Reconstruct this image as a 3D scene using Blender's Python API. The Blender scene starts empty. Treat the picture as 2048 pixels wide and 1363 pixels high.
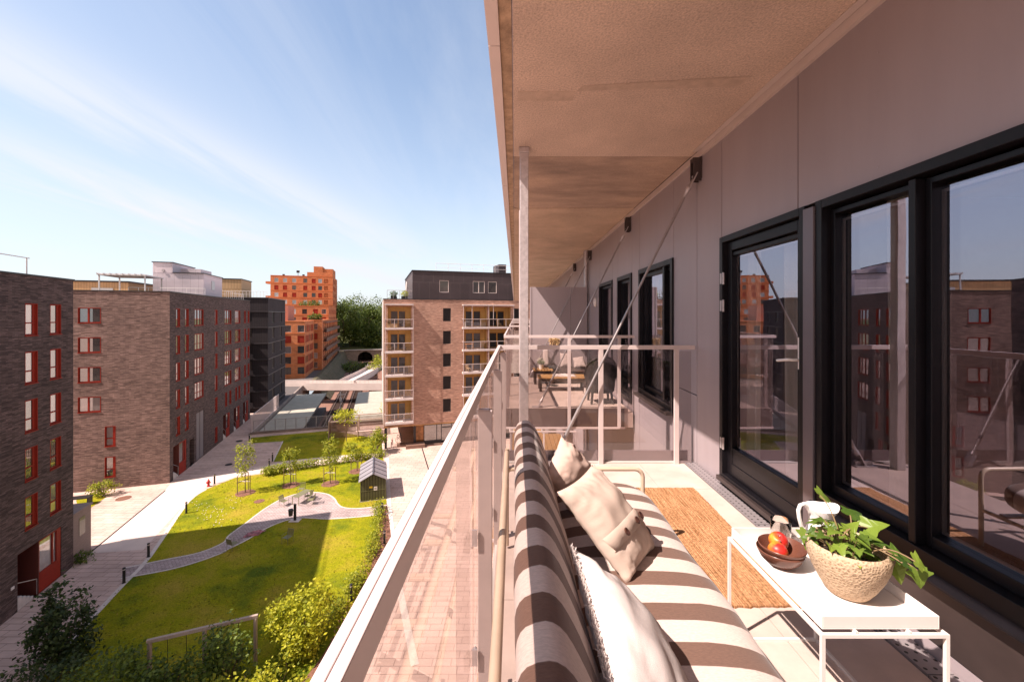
import bpy, bmesh, math, random
from mathutils import Vector, Matrix, noise
R = math.radians
S = bpy.context.scene
# ------------------------------------------------------------------ camera
CAMZ, FPX, VX, VY = 1.44, 841.0, 1030.0, 630.0
cam_d = bpy.data.cameras.new('camera'); cam = bpy.data.objects.new('camera', cam_d)
S.collection.objects.link(cam); S.camera = cam
cam.location = (0, 0, CAMZ); cam.rotation_euler = (R(90), 0, 0)
cam_d.sensor_width = 36; cam_d.lens = 36 * FPX / 2048
cam_d.shift_x = (1024 - VX) / 2048; cam_d.shift_y = (VY - 681.5) / 2048
cam_d.clip_start = .03; cam_d.clip_end = 4000
# ------------------------------------------------------------------ sun, sky, exposure
LD = Vector((1, .55, -1.38)).normalized()
sun_d = bpy.data.lights.new('sun', 'SUN'); sun = bpy.data.objects.new('sun', sun_d)
S.collection.objects.link(sun); sun.rotation_euler = LD.to_track_quat('-Z', 'Y').to_euler()
sun_d.energy = 4.9; sun_d.angle = R(.55); sun_d.color = (1, .845, .755)
W = bpy.data.worlds.new('World'); S.world = W; W.use_nodes = True
wn, wl = W.node_tree.nodes, W.node_tree.links
wn.clear()
def WN(t, **k):
    n = wn.new(t)
    for a, b in k.items(): setattr(n, a, b)
    return n
sky = WN('ShaderNodeTexSky', sky_type='NISHITA', sun_disc=False)
sky.sun_elevation = math.asin(-LD.z); sky.sun_rotation = math.atan2(-LD.x, -LD.y)
sky.altitude = 60; sky.air_density = 1.0; sky.dust_density = .6; sky.ozone_density = 1.2
geo = WN('ShaderNodeTexCoord'); sep = WN('ShaderNodeSeparateXYZ')
wl.new(geo.outputs['Generated'], sep.inputs[0])
def M(op, a, b=None, clamp=False):
    n = WN('ShaderNodeMath', operation=op, use_clamp=clamp)
    for i, v in enumerate((a, b)):
        if v is None: continue
        if isinstance(v, (int, float)): n.inputs[i].default_value = v
        else: wl.new(v, n.inputs[i])
    return n.outputs[0]
zz = M('MAXIMUM', sep.outputs[2], .02)
zden = M('ADD', zz, .10)
cu = M('DIVIDE', sep.outputs[0], zden); cv = M('DIVIDE', sep.outputs[1], zden)
comb = WN('ShaderNodeCombineXYZ'); wl.new(cu, comb.inputs[0]); wl.new(cv, comb.inputs[1])
mp = WN('ShaderNodeMapping'); wl.new(comb.outputs[0], mp.inputs[0])
mp.inputs['Rotation'].default_value = (0, 0, R(7)); mp.inputs['Scale'].default_value = (1.7, .36, 1)
mp.inputs['Location'].default_value = (.35, .2, 0)
n1 = WN('ShaderNodeTexNoise'); wl.new(mp.outputs[0], n1.inputs['Vector'])
n1.inputs['Scale'].default_value = 1.0; n1.inputs['Detail'].default_value = 9; n1.inputs['Roughness'].default_value = .62
n1.inputs['Distortion'].default_value = .55
r1 = WN('ShaderNodeValToRGB'); wl.new(n1.outputs[0], r1.inputs[0])
r1.color_ramp.elements[0].position = .42; r1.color_ramp.elements[1].position = .72
# two long cirrus bands and loose wisps, all running away from the viewer
wb = M('ADD', M('SUBTRACT', cu, M('MULTIPLY', cv, .2)), M('MULTIPLY', M('SUBTRACT', n1.outputs[0], .5), 1.1))
def band(c, w, k):
    q = M('DIVIDE', M('ADD', wb, c), w); return M('MULTIPLY', M('POWER', 2.718, M('MULTIPLY', M('MULTIPLY', q, q), -1.0)), k)
wisp = WN('ShaderNodeMapRange'); wl.new(n1.outputs[0], wisp.inputs[0]); wisp.inputs[1].default_value = .36; wisp.inputs[2].default_value = .60; wisp.inputs[3].default_value = .25; wisp.inputs[4].default_value = 1.25
cl = M('ADD', M('MULTIPLY', M('ADD', band(2.62, .32, .75), band(1.72, .24, .45)), wisp.outputs[0]), M('MULTIPLY', r1.outputs[0], .28), True)
# unseen cumulus added behind the viewer, warm toned to warm the ambient light
n3 = WN('ShaderNodeTexNoise'); wl.new(geo.outputs['Generated'], n3.inputs['Vector']); n3.inputs['Scale'].default_value = 3.2; n3.inputs['Detail'].default_value = 8; n3.inputs['Roughness'].default_value = .55
r3 = WN('ShaderNodeValToRGB'); wl.new(n3.outputs[0], r3.inputs[0]); r3.color_ramp.elements[0].position = .40; r3.color_ramp.elements[1].position = .56
back = WN('ShaderNodeMapRange'); wl.new(sep.outputs[1], back.inputs[0]); back.inputs[1].default_value = .25; back.inputs[2].default_value = -.25
cum = M('MULTIPLY', r3.outputs[0], back.outputs[0])
hz = M('POWER', M('SUBTRACT', 1.0, zz, True), 2.7)          # the pale band of air above the horizon
hz = M('ADD', M('MULTIPLY', hz, .84), .04)
mixA = WN('ShaderNodeMix', data_type='RGBA'); wl.new(hz, mixA.inputs[0]); wl.new(sky.outputs[0], mixA.inputs[6])
mixA.inputs[7].default_value = (3.8, 4.0, 4.35, 1)
mixB = WN('ShaderNodeMix', data_type='RGBA'); wl.new(cl, mixB.inputs[0]); wl.new(mixA.outputs[2], mixB.inputs[6])
mixB.inputs[7].default_value = (4.1, 4.2, 4.5, 1)
mixC = WN('ShaderNodeMix', data_type='RGBA'); wl.new(cum, mixC.inputs[0]); wl.new(mixB.outputs[2], mixC.inputs[6]); mixC.inputs[7].default_value = (4.6, 3.9, 3.4, 1)
bg = WN('ShaderNodeBackground'); wl.new(mixC.outputs[2], bg.inputs[0]); bg.inputs[1].default_value = .108
out = WN('ShaderNodeOutputWorld'); wl.new(bg.outputs[0], out.inputs[0])
S.view_settings.view_transform = 'Standard'; S.view_settings.look = 'None'
S.view_settings.exposure = 1.06; S.view_settings.gamma = 1.0; S.view_settings.use_curve_mapping = False
S.cycles.use_denoising = True; S.cycles.max_bounces = 10; S.cycles.transparent_max_bounces = 24
S.cycles.sample_clamp_indirect = 6.0; S.cycles.caustics_reflective = False; S.cycles.caustics_refractive = False
# ------------------------------------------------------------------ helpers
GZ = CAMZ - 16.5                    # level of the courtyard
TH = R(18); UX, UY = -math.sin(TH), math.cos(TH); VXX, VYY = math.cos(TH), math.sin(TH)   # the street grid
def P(px, py, Y): return Vector(((px - VX) * Y / FPX, Y, CAMZ - (py - VY) * Y / FPX))
def G(px, py, z=None):
    z = GZ if z is None else z
    Y = FPX * (CAMZ - z) / (py - VY); return Vector(((px - VX) * Y / FPX, Y, z))
def AB(a, b, z=None): return Vector((a * VXX + b * UX, a * VYY + b * UY, GZ if z is None else z))
def inv(o): return Matrix.LocRotScale(o.location, o.rotation_euler, None).inverted()
class MB:
    def __init__(s): s.v = []; s.f = []; s.M = None
    def add(s, vs, fs):
        n = len(s.v)
        if s.M is not None: vs = [s.M @ Vector(v) for v in vs]
        s.v += [tuple(v) for v in vs]; s.f += [tuple(i + n for i in f) for f in fs]; return s
    def box(s, x0, x1, y0, y1, z0, z1):
        return s.add([(x0,y0,z0),(x1,y0,z0),(x1,y1,z0),(x0,y1,z0),(x0,y0,z1),(x1,y0,z1),(x1,y1,z1),(x0,y1,z1)],
                     [(0,3,2,1),(4,5,6,7),(0,1,5,4),(1,2,6,5),(2,3,7,6),(3,0,4,7)])
    def bar(s, p, q, w, h=None, up=(0,0,1)):
        p, q = Vector(p), Vector(q); d = (q - p).normalized(); h = w if h is None else h
        a = d.cross(Vector(up))
        if a.length < 1e-4: a = d.cross(Vector((1,0,0)))
        a.normalize(); b = a.cross(d).normalized(); a *= w/2; b *= h/2
        return s.add([p-a-b,p+a-b,p+a+b,p-a+b,q-a-b,q+a-b,q+a+b,q-a+b],
                     [(0,3,2,1),(4,5,6,7),(0,1,5,4),(1,2,6,5),(2,3,7,6),(3,0,4,7)])
    def prism(s, poly, z0, z1):
        n = len(poly); A = sum(poly[i][0]*poly[(i+1)%n][1]-poly[(i+1)%n][0]*poly[i][1] for i in range(n))
        if A < 0: poly = list(poly)[::-1]
        return s.add([(p[0],p[1],z0) for p in poly]+[(p[0],p[1],z1) for p in poly],
              [tuple(range(n-1,-1,-1)), tuple(range(n,2*n))]+[(i,(i+1)%n,n+(i+1)%n,n+i) for i in range(n)])
    def sheet(s, poly, z):
        n = len(poly); A = sum(poly[i][0]*poly[(i+1)%n][1]-poly[(i+1)%n][0]*poly[i][1] for i in range(n))
        if A < 0: poly = list(poly)[::-1]
        return s.add([(p[0],p[1],z) for p in poly], [tuple(range(n))])
    def tube(s, pts, r, n=10, closed=False):
        pts = [Vector(p) for p in pts]; rs = r if isinstance(r, (list,tuple)) else [r]*len(pts)
        vs = []; m = len(pts); a = None
        for i, p in enumerate(pts):
            if closed: d = pts[(i+1)%m] - pts[i-1]
            else: d = pts[min(i+1,m-1)] - pts[max(i-1,0)]
            d.normalize()
            if a is None:
                a = d.cross(Vector((0,0,1)))
                if a.length < 1e-3: a = d.cross(Vector((1,0,0)))
            a = (a - d*a.dot(d)).normalized(); b = d.cross(a)
            vs += [p + (a*math.cos(t)+b*math.sin(t))*rs[i] for t in (2*math.pi*k/n for k in range(n))]
        fs = [(i*n+k, i*n+(k+1)%n, (i+1)*n+(k+1)%n, (i+1)*n+k) for i in range(m-1) for k in range(n)]
        if closed: fs += [((m-1)*n+k, (m-1)*n+(k+1)%n, (k+1)%n, k) for k in range(n)]
        else: fs += [tuple(range(n-1,-1,-1)), tuple(range((m-1)*n, m*n))]
        return s.add(vs, fs)
    def lathe(s, prof, c=(0,0,0), n=32, sx=1, sy=1):
        vs = [(c[0]+r*math.cos(2*math.pi*k/n)*sx, c[1]+r*math.sin(2*math.pi*k/n)*sy, c[2]+z) for r, z in prof for k in range(n)]
        m = len(prof)
        fs = [(i*n+k, i*n+(k+1)%n, (i+1)*n+(k+1)%n, (i+1)*n+k) for i in range(m-1) for k in range(n)]
        fs += [tuple(range(n-1,-1,-1))] if prof[0][0] > 1e-4 else []
        return s.add(vs, fs)
    def quad(s, a, b, c, d): return s.add([a,b,c,d], [(0,1,2,3)])
def MBsub(mb, i, k):
    q = MB(); q.v = mb.v[i*k:(i+1)*k]; q.f = [tuple(a-i*k for a in f) for f in mb.f if i*k <= f[0] < (i+1)*k]; return q
def col(o): S.collection.objects.link(o); return o
def tag(o, label, cat, group=None, kind=None):
    o['label'] = label; o['category'] = cat
    if group: o['group'] = group
    if kind: o['kind'] = kind
    return o
def mesh_of(name, mb, m, smooth=False, ang=38):
    me = bpy.data.meshes.new(name); me.from_pydata(mb.v, [], mb.f); me.update()
    if m is not None:
        for q in (m if isinstance(m, (list,tuple)) else [m]): me.materials.append(q)
    if smooth:
        me.shade_smooth()
        if ang < 180: me.set_sharp_from_angle(angle=R(ang))
    return me
def obj(name, mb, m, parent=None, smooth=False, ang=38, bevel=0, loc=None, rz=None, keep=True):
    """keep: the mesh is in world coordinates, so the part stays where it was drawn"""
    me = mb if isinstance(mb, bpy.types.Mesh) else mesh_of(name, mb, m, smooth, ang)
    o = col(bpy.data.objects.new(name, me))
    if loc is not None: o.location = loc
    if rz is not None: o.rotation_euler = (0,0,rz)
    if parent is not None:
        o.parent = parent
        if keep and parent.parent is None and parent.type == 'EMPTY': o.matrix_parent_inverse = inv(parent)
    if bevel:
        b = o.modifiers.new('bevel','BEVEL'); b.width = bevel; b.segments = 2; b.limit_method = 'ANGLE'; b.angle_limit = R(40)
        b.harden_normals = False
    return o
def thing(name, label, cat, loc=(0,0,0), rz=0, group=None):
    o = col(bpy.data.objects.new(name, None)); o.location = loc; o.rotation_euler = (0,0,rz); o.empty_display_size = .1
    return tag(o, label, cat, group)
KIDS = {}
def dup(root, loc, rz=None, label=None):
    """a copy of a thing with copies of its parts and sub-parts"""
    if root.name not in KIDS: KIDS[root.name] = [(c, [d for d in bpy.data.objects if d.parent == c]) for c in bpy.data.objects if c.parent == root]
    r = col(root.copy()); r.location = loc
    if rz is not None: r.rotation_euler = (0,0,rz)
    if label: r['label'] = label
    for c, ds in KIDS[root.name]:
        k = col(c.copy()); k.parent = r; k.matrix_parent_inverse = c.matrix_parent_inverse.copy()
        for d in ds:
            e = col(d.copy()); e.parent = k; e.matrix_parent_inverse = d.matrix_parent_inverse.copy()
    return r
def struct(name, mb, m, **k):
    o = obj(name, mb, m, **k); o['kind'] = 'structure'; return o
# ------------------------------------------------------------------ materials
def nodes(name):
    m = bpy.data.materials.new(name); m.use_nodes = True; t = m.node_tree
    return m, t.nodes, t.links, t.nodes['Principled BSDF']
def rgb(c): return (c[0], c[1], c[2], 1)
def pm(name, c, rough=.6, metal=0, var=.12, scale=4, bump=0, bscale=60, stretch=(1,1,1), spec=.5, c2=None, detail=6, speck=None):
    """base colour with two scales of noise, roughness variation and an optional fine bump"""
    m, n, l, b = nodes(name)
    tc = n.new('ShaderNodeTexCoord'); mp = n.new('ShaderNodeMapping'); mp.inputs['Scale'].default_value = stretch
    l.new(tc.outputs['Object'], mp.inputs[0])
    nz = n.new('ShaderNodeTexNoise'); nz.inputs['Scale'].default_value = scale; nz.inputs['Detail'].default_value = detail
    nz.inputs['Roughness'].default_value = .62; l.new(mp.outputs[0], nz.inputs['Vector'])
    rp = n.new('ShaderNodeValToRGB'); l.new(nz.outputs[0], rp.inputs[0])
    lo = tuple(x*(1-var) for x in c) if c2 is None else c2
    hi = tuple(min(1, x*(1+var)) for x in c) if c2 is None else c
    rp.color_ramp.elements[0].color = rgb(lo); rp.color_ramp.elements[1].color = rgb(hi)
    rp.color_ramp.elements[0].position = .3; rp.color_ramp.elements[1].position = .7
    cout = rp.outputs[0]
    if speck:       # (scale, depth): fine pores and grains
        n3 = n.new('ShaderNodeTexNoise'); n3.inputs['Scale'].default_value = speck[0]; n3.inputs['Detail'].default_value = 3; n3.inputs['Roughness'].default_value = .8; l.new(mp.outputs[0], n3.inputs['Vector'])
        m3 = n.new('ShaderNodeMapRange'); l.new(n3.outputs[0], m3.inputs[0]); m3.inputs[1].default_value = .34; m3.inputs[2].default_value = .62; m3.inputs[3].default_value = 1-speck[1]; m3.inputs[4].default_value = 1+speck[1]*.35
        v3 = n.new('ShaderNodeVectorMath'); v3.operation = 'SCALE'; l.new(cout, v3.inputs[0]); l.new(m3.outputs[0], v3.inputs['Scale']); cout = v3.outputs[0]
    l.new(cout, b.inputs['Base Color'])
    mr = n.new('ShaderNodeMapRange'); l.new(nz.outputs[0], mr.inputs[0]); mr.inputs[3].default_value = max(0, rough-.08); mr.inputs[4].default_value = min(1, rough+.08)
    l.new(mr.outputs[0], b.inputs['Roughness'])
    b.inputs['Metallic'].default_value = metal; b.inputs['Specular IOR Level'].default_value = spec
    if bump:
        n2 = n.new('ShaderNodeTexNoise'); n2.inputs['Scale'].default_value = bscale; n2.inputs['Detail'].default_value = 4
        l.new(mp.outputs[0], n2.inputs['Vector'])
        bp = n.new('ShaderNodeBump'); bp.inputs['Strength'].default_value = bump; bp.inputs['Distance'].default_value = .01
        l.new(n2.outputs[0], bp.inputs['Height']); l.new(bp.outputs[0], b.inputs['Normal'])
    return m
def brick(name, c1, c2, mortar, bw=.42, rh=.085, plane='xz', msize=.012, streak=1.0, rough=.85, con=1.0):
    m, n, l, b = nodes(name)
    tc = n.new('ShaderNodeTexCoord'); sp = n.new('ShaderNodeSeparateXYZ'); l.new(tc.outputs['Object'], sp.inputs[0])
    cb = n.new('ShaderNodeCombineXYZ'); l.new(sp.outputs['XYZ'.index(plane[0].upper())], cb.inputs[0]); l.new(sp.outputs['XYZ'.index(plane[1].upper())], cb.inputs[1])
    br = n.new('ShaderNodeTexBrick'); l.new(cb.outputs[0], br.inputs['Vector'])
    br.inputs['Color1'].default_value = rgb(c1); br.inputs['Color2'].default_value = rgb(c2); br.inputs['Mortar'].default_value = rgb(mortar)
    br.inputs['Scale'].default_value = 1; br.inputs['Brick Width'].default_value = bw; br.inputs['Row Height'].default_value = rh
    br.inputs['Mortar Size'].default_value = msize; br.inputs['Bias'].default_value = -.1; br.offset = .37
    nz = n.new('ShaderNodeTexNoise'); mp = n.new('ShaderNodeMapping'); l.new(cb.outputs[0], mp.inputs[0]); mp.inputs['Scale'].default_value = (1.4*streak, 8.0*streak, 1)
    l.new(mp.outputs[0], nz.inputs['Vector']); nz.inputs['Scale'].default_value = 1; nz.inputs['Detail'].default_value = 5; nz.inputs['Roughness'].default_value = .7
    mr = n.new('ShaderNodeMapRange'); l.new(nz.outputs[0], mr.inputs[0]); mr.inputs[1].default_value = .3; mr.inputs[2].default_value = .72; mr.inputs[3].default_value = 1-.7*con; mr.inputs[4].default_value = 1+1.1*con
    n2 = n.new('ShaderNodeTexNoise'); l.new(cb.outputs[0], n2.inputs['Vector']); n2.inputs['Scale'].default_value = .35; n2.inputs['Detail'].default_value = 3
    mr2 = n.new('ShaderNodeMapRange'); l.new(n2.outputs[0], mr2.inputs[0]); mr2.inputs[1].default_value = .3; mr2.inputs[2].default_value = .7; mr2.inputs[3].default_value = .85; mr2.inputs[4].default_value = 1.15
    mm = n.new('ShaderNodeMath'); mm.operation = 'MULTIPLY'; l.new(mr.outputs[0], mm.inputs[0]); l.new(mr2.outputs[0], mm.inputs[1])
    vm = n.new('ShaderNodeVectorMath'); vm.operation = 'SCALE'; l.new(br.outputs[0], vm.inputs[0]); l.new(mm.outputs[0], vm.inputs['Scale'])
    l.new(vm.outputs[0], b.inputs['Base Color']); b.inputs['Roughness'].default_value = rough; b.inputs['Specular IOR Level'].default_value = .25
    bp = n.new('ShaderNodeBump'); bp.inputs['Strength'].default_value = .6; bp.inputs['Distance'].default_value = .012; bp.invert = True
    l.new(br.outputs['Fac'], bp.inputs['Height']); l.new(bp.outputs[0], b.inputs['Normal'])
    return m
def leafmat(name, lo, hi, trans=.35, rough=.55):
    m, n, l, b = nodes(name)
    g = n.new('ShaderNodeNewGeometry'); rp = n.new('ShaderNodeValToRGB'); l.new(g.outputs['Random Per Island'], rp.inputs[0])
    rp.color_ramp.elements[0].color = rgb(lo); rp.color_ramp.elements[1].color = rgb(hi)
    l.new(rp.outputs[0], b.inputs['Base Color']); b.inputs['Roughness'].default_value = rough; b.inputs['Specular IOR Level'].default_value = .35
    tr = n.new('ShaderNodeBsdfTranslucent'); l.new(rp.outputs[0], tr.inputs[0])
    mx = n.new('ShaderNodeMixShader'); mx.inputs[0].default_value = trans; l.new(b.outputs[0], mx.inputs[1]); l.new(tr.outputs[0], mx.inputs[2])
    l.new(mx.outputs[0], n['Material Output'].inputs[0]); return m
def glassmat(name, tint, refl, gloss=(.9,.9,.92), rough=.0, wav=0):
    """thin architectural pane: tinted see-through plus a mirror that grows at grazing angles"""
    m, n, l, b = nodes(name); n.remove(b)
    t = n.new('ShaderNodeBsdfTransparent'); t.inputs[0].default_value = rgb(tint)
    gl = n.new('ShaderNodeBsdfGlossy'); gl.inputs[0].default_value = rgb(gloss); gl.inputs['Roughness'].default_value = rough
    fr = n.new('ShaderNodeLayerWeight'); fr.inputs[0].default_value = .35
    mr = n.new('ShaderNodeMapRange'); l.new(fr.outputs['Fresnel'], mr.inputs[0]); mr.inputs[3].default_value = refl; mr.inputs[4].default_value = min(1, refl+.5)
    mx = n.new('ShaderNodeMixShader'); l.new(mr.outputs[0], mx.inputs[0]); l.new(t.outputs[0], mx.inputs[1]); l.new(gl.outputs[0], mx.inputs[2])
    g_ = n.new('ShaderNodeNewGeometry'); t2 = n.new('ShaderNodeBsdfTransparent'); m2 = n.new('ShaderNodeMixShader')      # the back face of the sheet adds nothing
    l.new(g_.outputs['Backfacing'], m2.inputs[0]); l.new(mx.outputs[0], m2.inputs[1]); l.new(t2.outputs[0], m2.inputs[2])
    if wav:
        tc = n.new('ShaderNodeTexCoord'); nz = n.new('ShaderNodeTexNoise'); nz.inputs['Scale'].default_value = 1.2; l.new(tc.outputs['Object'], nz.inputs['Vector'])
        bp = n.new('ShaderNodeBump'); bp.inputs['Strength'].default_value = wav; bp.inputs['Distance'].default_value = .02; l.new(nz.outputs[0], bp.inputs['Height'])
        l.new(bp.outputs[0], gl.inputs['Normal'])
    l.new(m2.outputs[0], n['Material Output'].inputs[0]); return m
def panemat(name, lo, hi, spec=1.0, refl=.35, blend=.4):
    """far window pane: room or curtain tone differing per window, under a mirror coat"""
    m, n, l, b = nodes(name)
    oi = n.new('ShaderNodeObjectInfo'); rp = n.new('ShaderNodeValToRGB'); l.new(oi.outputs['Random'], rp.inputs[0])
    rp.color_ramp.elements[0].color = rgb(lo); rp.color_ramp.elements[1].color = rgb(hi)
    rp.color_ramp.elements[0].position = .45; rp.color_ramp.elements[1].position = .85
    tc = n.new('ShaderNodeTexCoord'); wv = n.new('ShaderNodeTexWave'); wv.inputs['Scale'].default_value = 3.2; wv.inputs['Distortion'].default_value = 2.5
    l.new(tc.outputs['Object'], wv.inputs[0])
    mr = n.new('ShaderNodeMapRange'); l.new(wv.outputs['Fac'], mr.inputs[0]); mr.inputs[3].default_value = .6; mr.inputs[4].default_value = 1
    vm = n.new('ShaderNodeVectorMath'); vm.operation = 'SCALE'; l.new(rp.outputs[0], vm.inputs[0]); l.new(mr.outputs[0], vm.inputs['Scale'])
    l.new(vm.outputs[0], b.inputs['Base Color']); b.inputs['Roughness'].default_value = .5
    gl = n.new('ShaderNodeBsdfGlossy'); gl.inputs['Roughness'].default_value = .01; gl.inputs[0].default_value = (.9,.9,.9,1)
    fr = n.new('ShaderNodeLayerWeight'); fr.inputs[0].default_value = blend
    m2 = n.new('ShaderNodeMapRange'); l.new(fr.outputs['Fresnel'], m2.inputs[0]); m2.inputs[3].default_value = refl; m2.inputs[4].default_value = .95
    mx = n.new('ShaderNodeMixShader'); l.new(m2.outputs[0], mx.inputs[0]); l.new(b.outputs[0], mx.inputs[1]); l.new(gl.outputs[0], mx.inputs[2])
    l.new(mx.outputs[0], n['Material Output'].inputs[0]); return m
K = {}
K['panel'] = pm('grey_metal_panel', (.34,.285,.30), .38, .0, .09, .9, .05, 220, spec=.55, stretch=(1,2.4,.35))
K['rail'] = pm('powder_coated_rail', (.60,.50,.48), .42, 0, .05, 9, .02, 300)
K['rod'] = pm('tie_rod_steel', (.33,.29,.285), .38, .5, .12, 20)
K['rail_post'] = pm('powder_coated_post', (.45,.37,.355), .45, 0, .06, 9, .02, 300)
K['steel'] = pm('galvanised_steel', (.50,.45,.45), .42, .55, .16, 26, .05, 90)
K['black'] = pm('black_window_frame', (.008,.007,.009), .36, 0, .15, 6, spec=.22)
K['bronze'] = pm('dark_sill_metal', (.05,.036,.034), .4, .2, .2, 5)
K['ceil'] = pm('plastered_concrete', (.64,.49,.395), .92, 0, .13, 1.7, .6, 75, speck=(75,.30))
K['ceil_stain'] = pm('stained_concrete', (.60,.43,.32), .9, 0, .45, 1.1, .3, 60, stretch=(1,2.4,1), c2=(.28,.205,.165), speck=(60,.22))
K['ceil_rim'] = pm('raw_concrete_rim', (.42,.29,.19), .95, 0, .35, 12, .4, 80)
K['ceil_strip'] = pm('repair_mortar', (.53,.40,.315), .95, 0, .15, 14, .35, 110)
K['fascia'] = pm('fascia_metal', (.62,.52,.48), .4, .1, .05, 3)
K['floor'] = pm('concrete_tile', (.53,.42,.37), .75, 0, .14, 3.5, .12, 150)
K['wood_deck'] = pm('timber_deck', (.34,.19,.08), .6, 0, .3, 6, .1, 60, stretch=(1,8,1))
K['post_alu'] = pm('dark_anodised_post', (.17,.145,.16), .4, .5, .06, 8); K['alu'] = pm('anodised_aluminium', (.42,.38,.39), .35, .7, .06, 8)
K['white_metal'] = pm('white_lacquered_metal', (.72,.66,.63), .32, 0, .03, 9)
K['beige_tube'] = pm('beige_tube', (.56,.44,.33), .4, 0, .06, 12)
K['glass_rail'] = glassmat('railing_glass', (.84,.79,.77), .25, (.92,.86,.84))
K['glass_end'] = glassmat('end_railing_glass', (.80,.755,.74), .035)
K['glass_win'] = glassmat('window_glass', (.78,.75,.72), .31, (.80,.77,.93), wav=.05)
K['glass_far'] = glassmat('balcony_glass', (.86,.84,.84), .08)
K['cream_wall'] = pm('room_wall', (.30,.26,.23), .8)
K['room_floor'] = pm('room_oak_floor', (.16,.10,.06), .4, 0, .2, 4, stretch=(8,1,1))
K['concrete'] = pm('concrete', (.50,.45,.42), .85, 0, .14, 2.5, .15, 40)
K['asphalt'] = pm('asphalt', (.10,.085,.08), .9, 0, .2, 8, .2, 60)
K['dark_steel'] = pm('dark_steel', (.025,.024,.026), .45, .3, .2, 12)
K['timber'] = pm('weathered_timber', (.40,.31,.26), .75, 0, .2, 5, .1, 40, stretch=(6,6,1))
K['bark'] = pm('bark', (.14,.09,.06), .9, 0, .3, 20, .3, 40)
K['stake'] = pm('stake_wood', (.20,.13,.08), .85, 0, .25, 14)
K['mulch'] = pm('bark_mulch', (.26,.12,.075), .95, 0, .45, 9, .8, 26, c2=(.09,.04,.028))
K['glass_inner'] = glassmat('inner_pane_glass', (.8,.8,.78), .06)
# ================================================================== our apartment building (facade at x = 1.77)
WX = 1.77; CZ = 3.0
apt = thing('apartment_building', 'grey metal clad apartment building whose balcony the picture is taken from', 'building', (6, 20, GZ))
BAYS = [(-2.2, 4.12), (6.2, 9.9), (12.0, 15.8), (17.9, 21.7), (23.8, 27.6), (29.7, 33.5), (35.6, 39.4)]
holes = [(-.9, 2.49, .36, 2.10), (2.49, 3.60, .08, 2.10), (4.69, 5.98, .35, 2.08), (6.36, 7.23, .1, 2.08), (7.62, 8.8, .1, 2.08),
         (10.6, 11.9, .35, 2.08), (12.4, 13.3, .1, 2.08), (13.7, 15.2, .1, 2.08), (16.6, 17.9, .35, 2.08), (18.4, 19.3, .1, 2.08), (19.7, 21.2, .1, 2.08),
         (22.5, 23.8, .35, 2.08), (24.3, 25.2, .1, 2.08), (25.6, 27.1, .1, 2.08)]
# metal panels with real joints: every panel is a plate 18 mm proud of the dark wall behind
g = .005
def plates(mb, y0, y1, z0, z1):
    mb.box(WX, WX+.018, y0+g, y1-g, z0+g, z1-g)
pl = MB()
ys = [-2.2, -1.0, .85, 2.63, 3.60]
for a, b in zip(ys, ys[1:]): plates(pl, a, b, 2.10, 3.02)
plates(pl, -2.2, -.9, -.25, 2.10)
for a, b in ((-.9, .8), (.8, 2.49)): plates(pl, a, b, -.25, .06)
for a, b in ((3.60, 4.09),): plates(pl, a, b, -3.0, 3.02)
for a, b, z0, z1 in ((4.09, 4.69, .66, 3.02), (4.09, 4.69, -3, .66), (4.69, 5.98, 2.08, 3.02), (4.69, 5.98, -3, .35), (5.98, 6.36, -3, 3.02), (6.36, 7.23, 2.08, 3.02),
                     (6.36, 7.23, -3, .1), (7.23, 7.62, -3, 3.02), (7.62, 8.8, 2.08, 3.02), (7.62, 8.8, -3, .1), (8.8, 9.95, -3, 3.02), (9.95, 10.6, -3, 3.02)): plates(pl, a, b, z0, z1)
for k in range(3):
    d = 5.95*k
    for a, b, z0, z1 in ((10.6, 11.9, 2.08, 3.02), (10.6, 11.9, -3, .35), (11.9, 12.4, -3, 3.02), (12.4, 13.3, 2.08, 3.02), (13.3, 13.7, -3, 3.02), (12.4, 13.3, -3, .1),
                         (13.7, 15.2, 2.08, 3.02), (13.7, 15.2, -3, .1), (15.2, 16.55, -3, 3.02)):
        plates(pl, a+d-(0 if k == 0 else 0), b+d, z0, z1)
for a in range(6): plates(pl, 28.5+a*2.9, 31.4+a*2.9, -3, 3.02)
for lev in range(1, 5):
    for a in range(14): plates(pl, -2.2+a*3.4, 1.2+a*3.4, -3*lev-3, -3*lev)
obj('wall_panel', pl, K['panel'], apt)
rv = MB()
random.seed(2)
for y, z in ((2.05,2.72),(2.05,2.16),(2.70,2.9),(2.70,2.3),(3.53,2.85),(1.2,2.75),(3.65,2.6),(3.65,1.2),(4.04,2.6),(4.04,1.7),(4.14,2.6),(4.14,1.7),(4.14,.9),(3.65,.3),(4.04,.5)):
    rv.lathe([(.0035,0),(.0035,.002),(.0001,.0025)], (0,0,0), 8); n = 24
    for i in range(len(rv.v)-n, len(rv.v)):
        v = rv.v[i]; rv.v[i] = (WX - v[2], y + v[0], z + v[1])
[obj('rivet', MBsub(rv, i, 24), K['alu'], apt) for i in range(15)]
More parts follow.
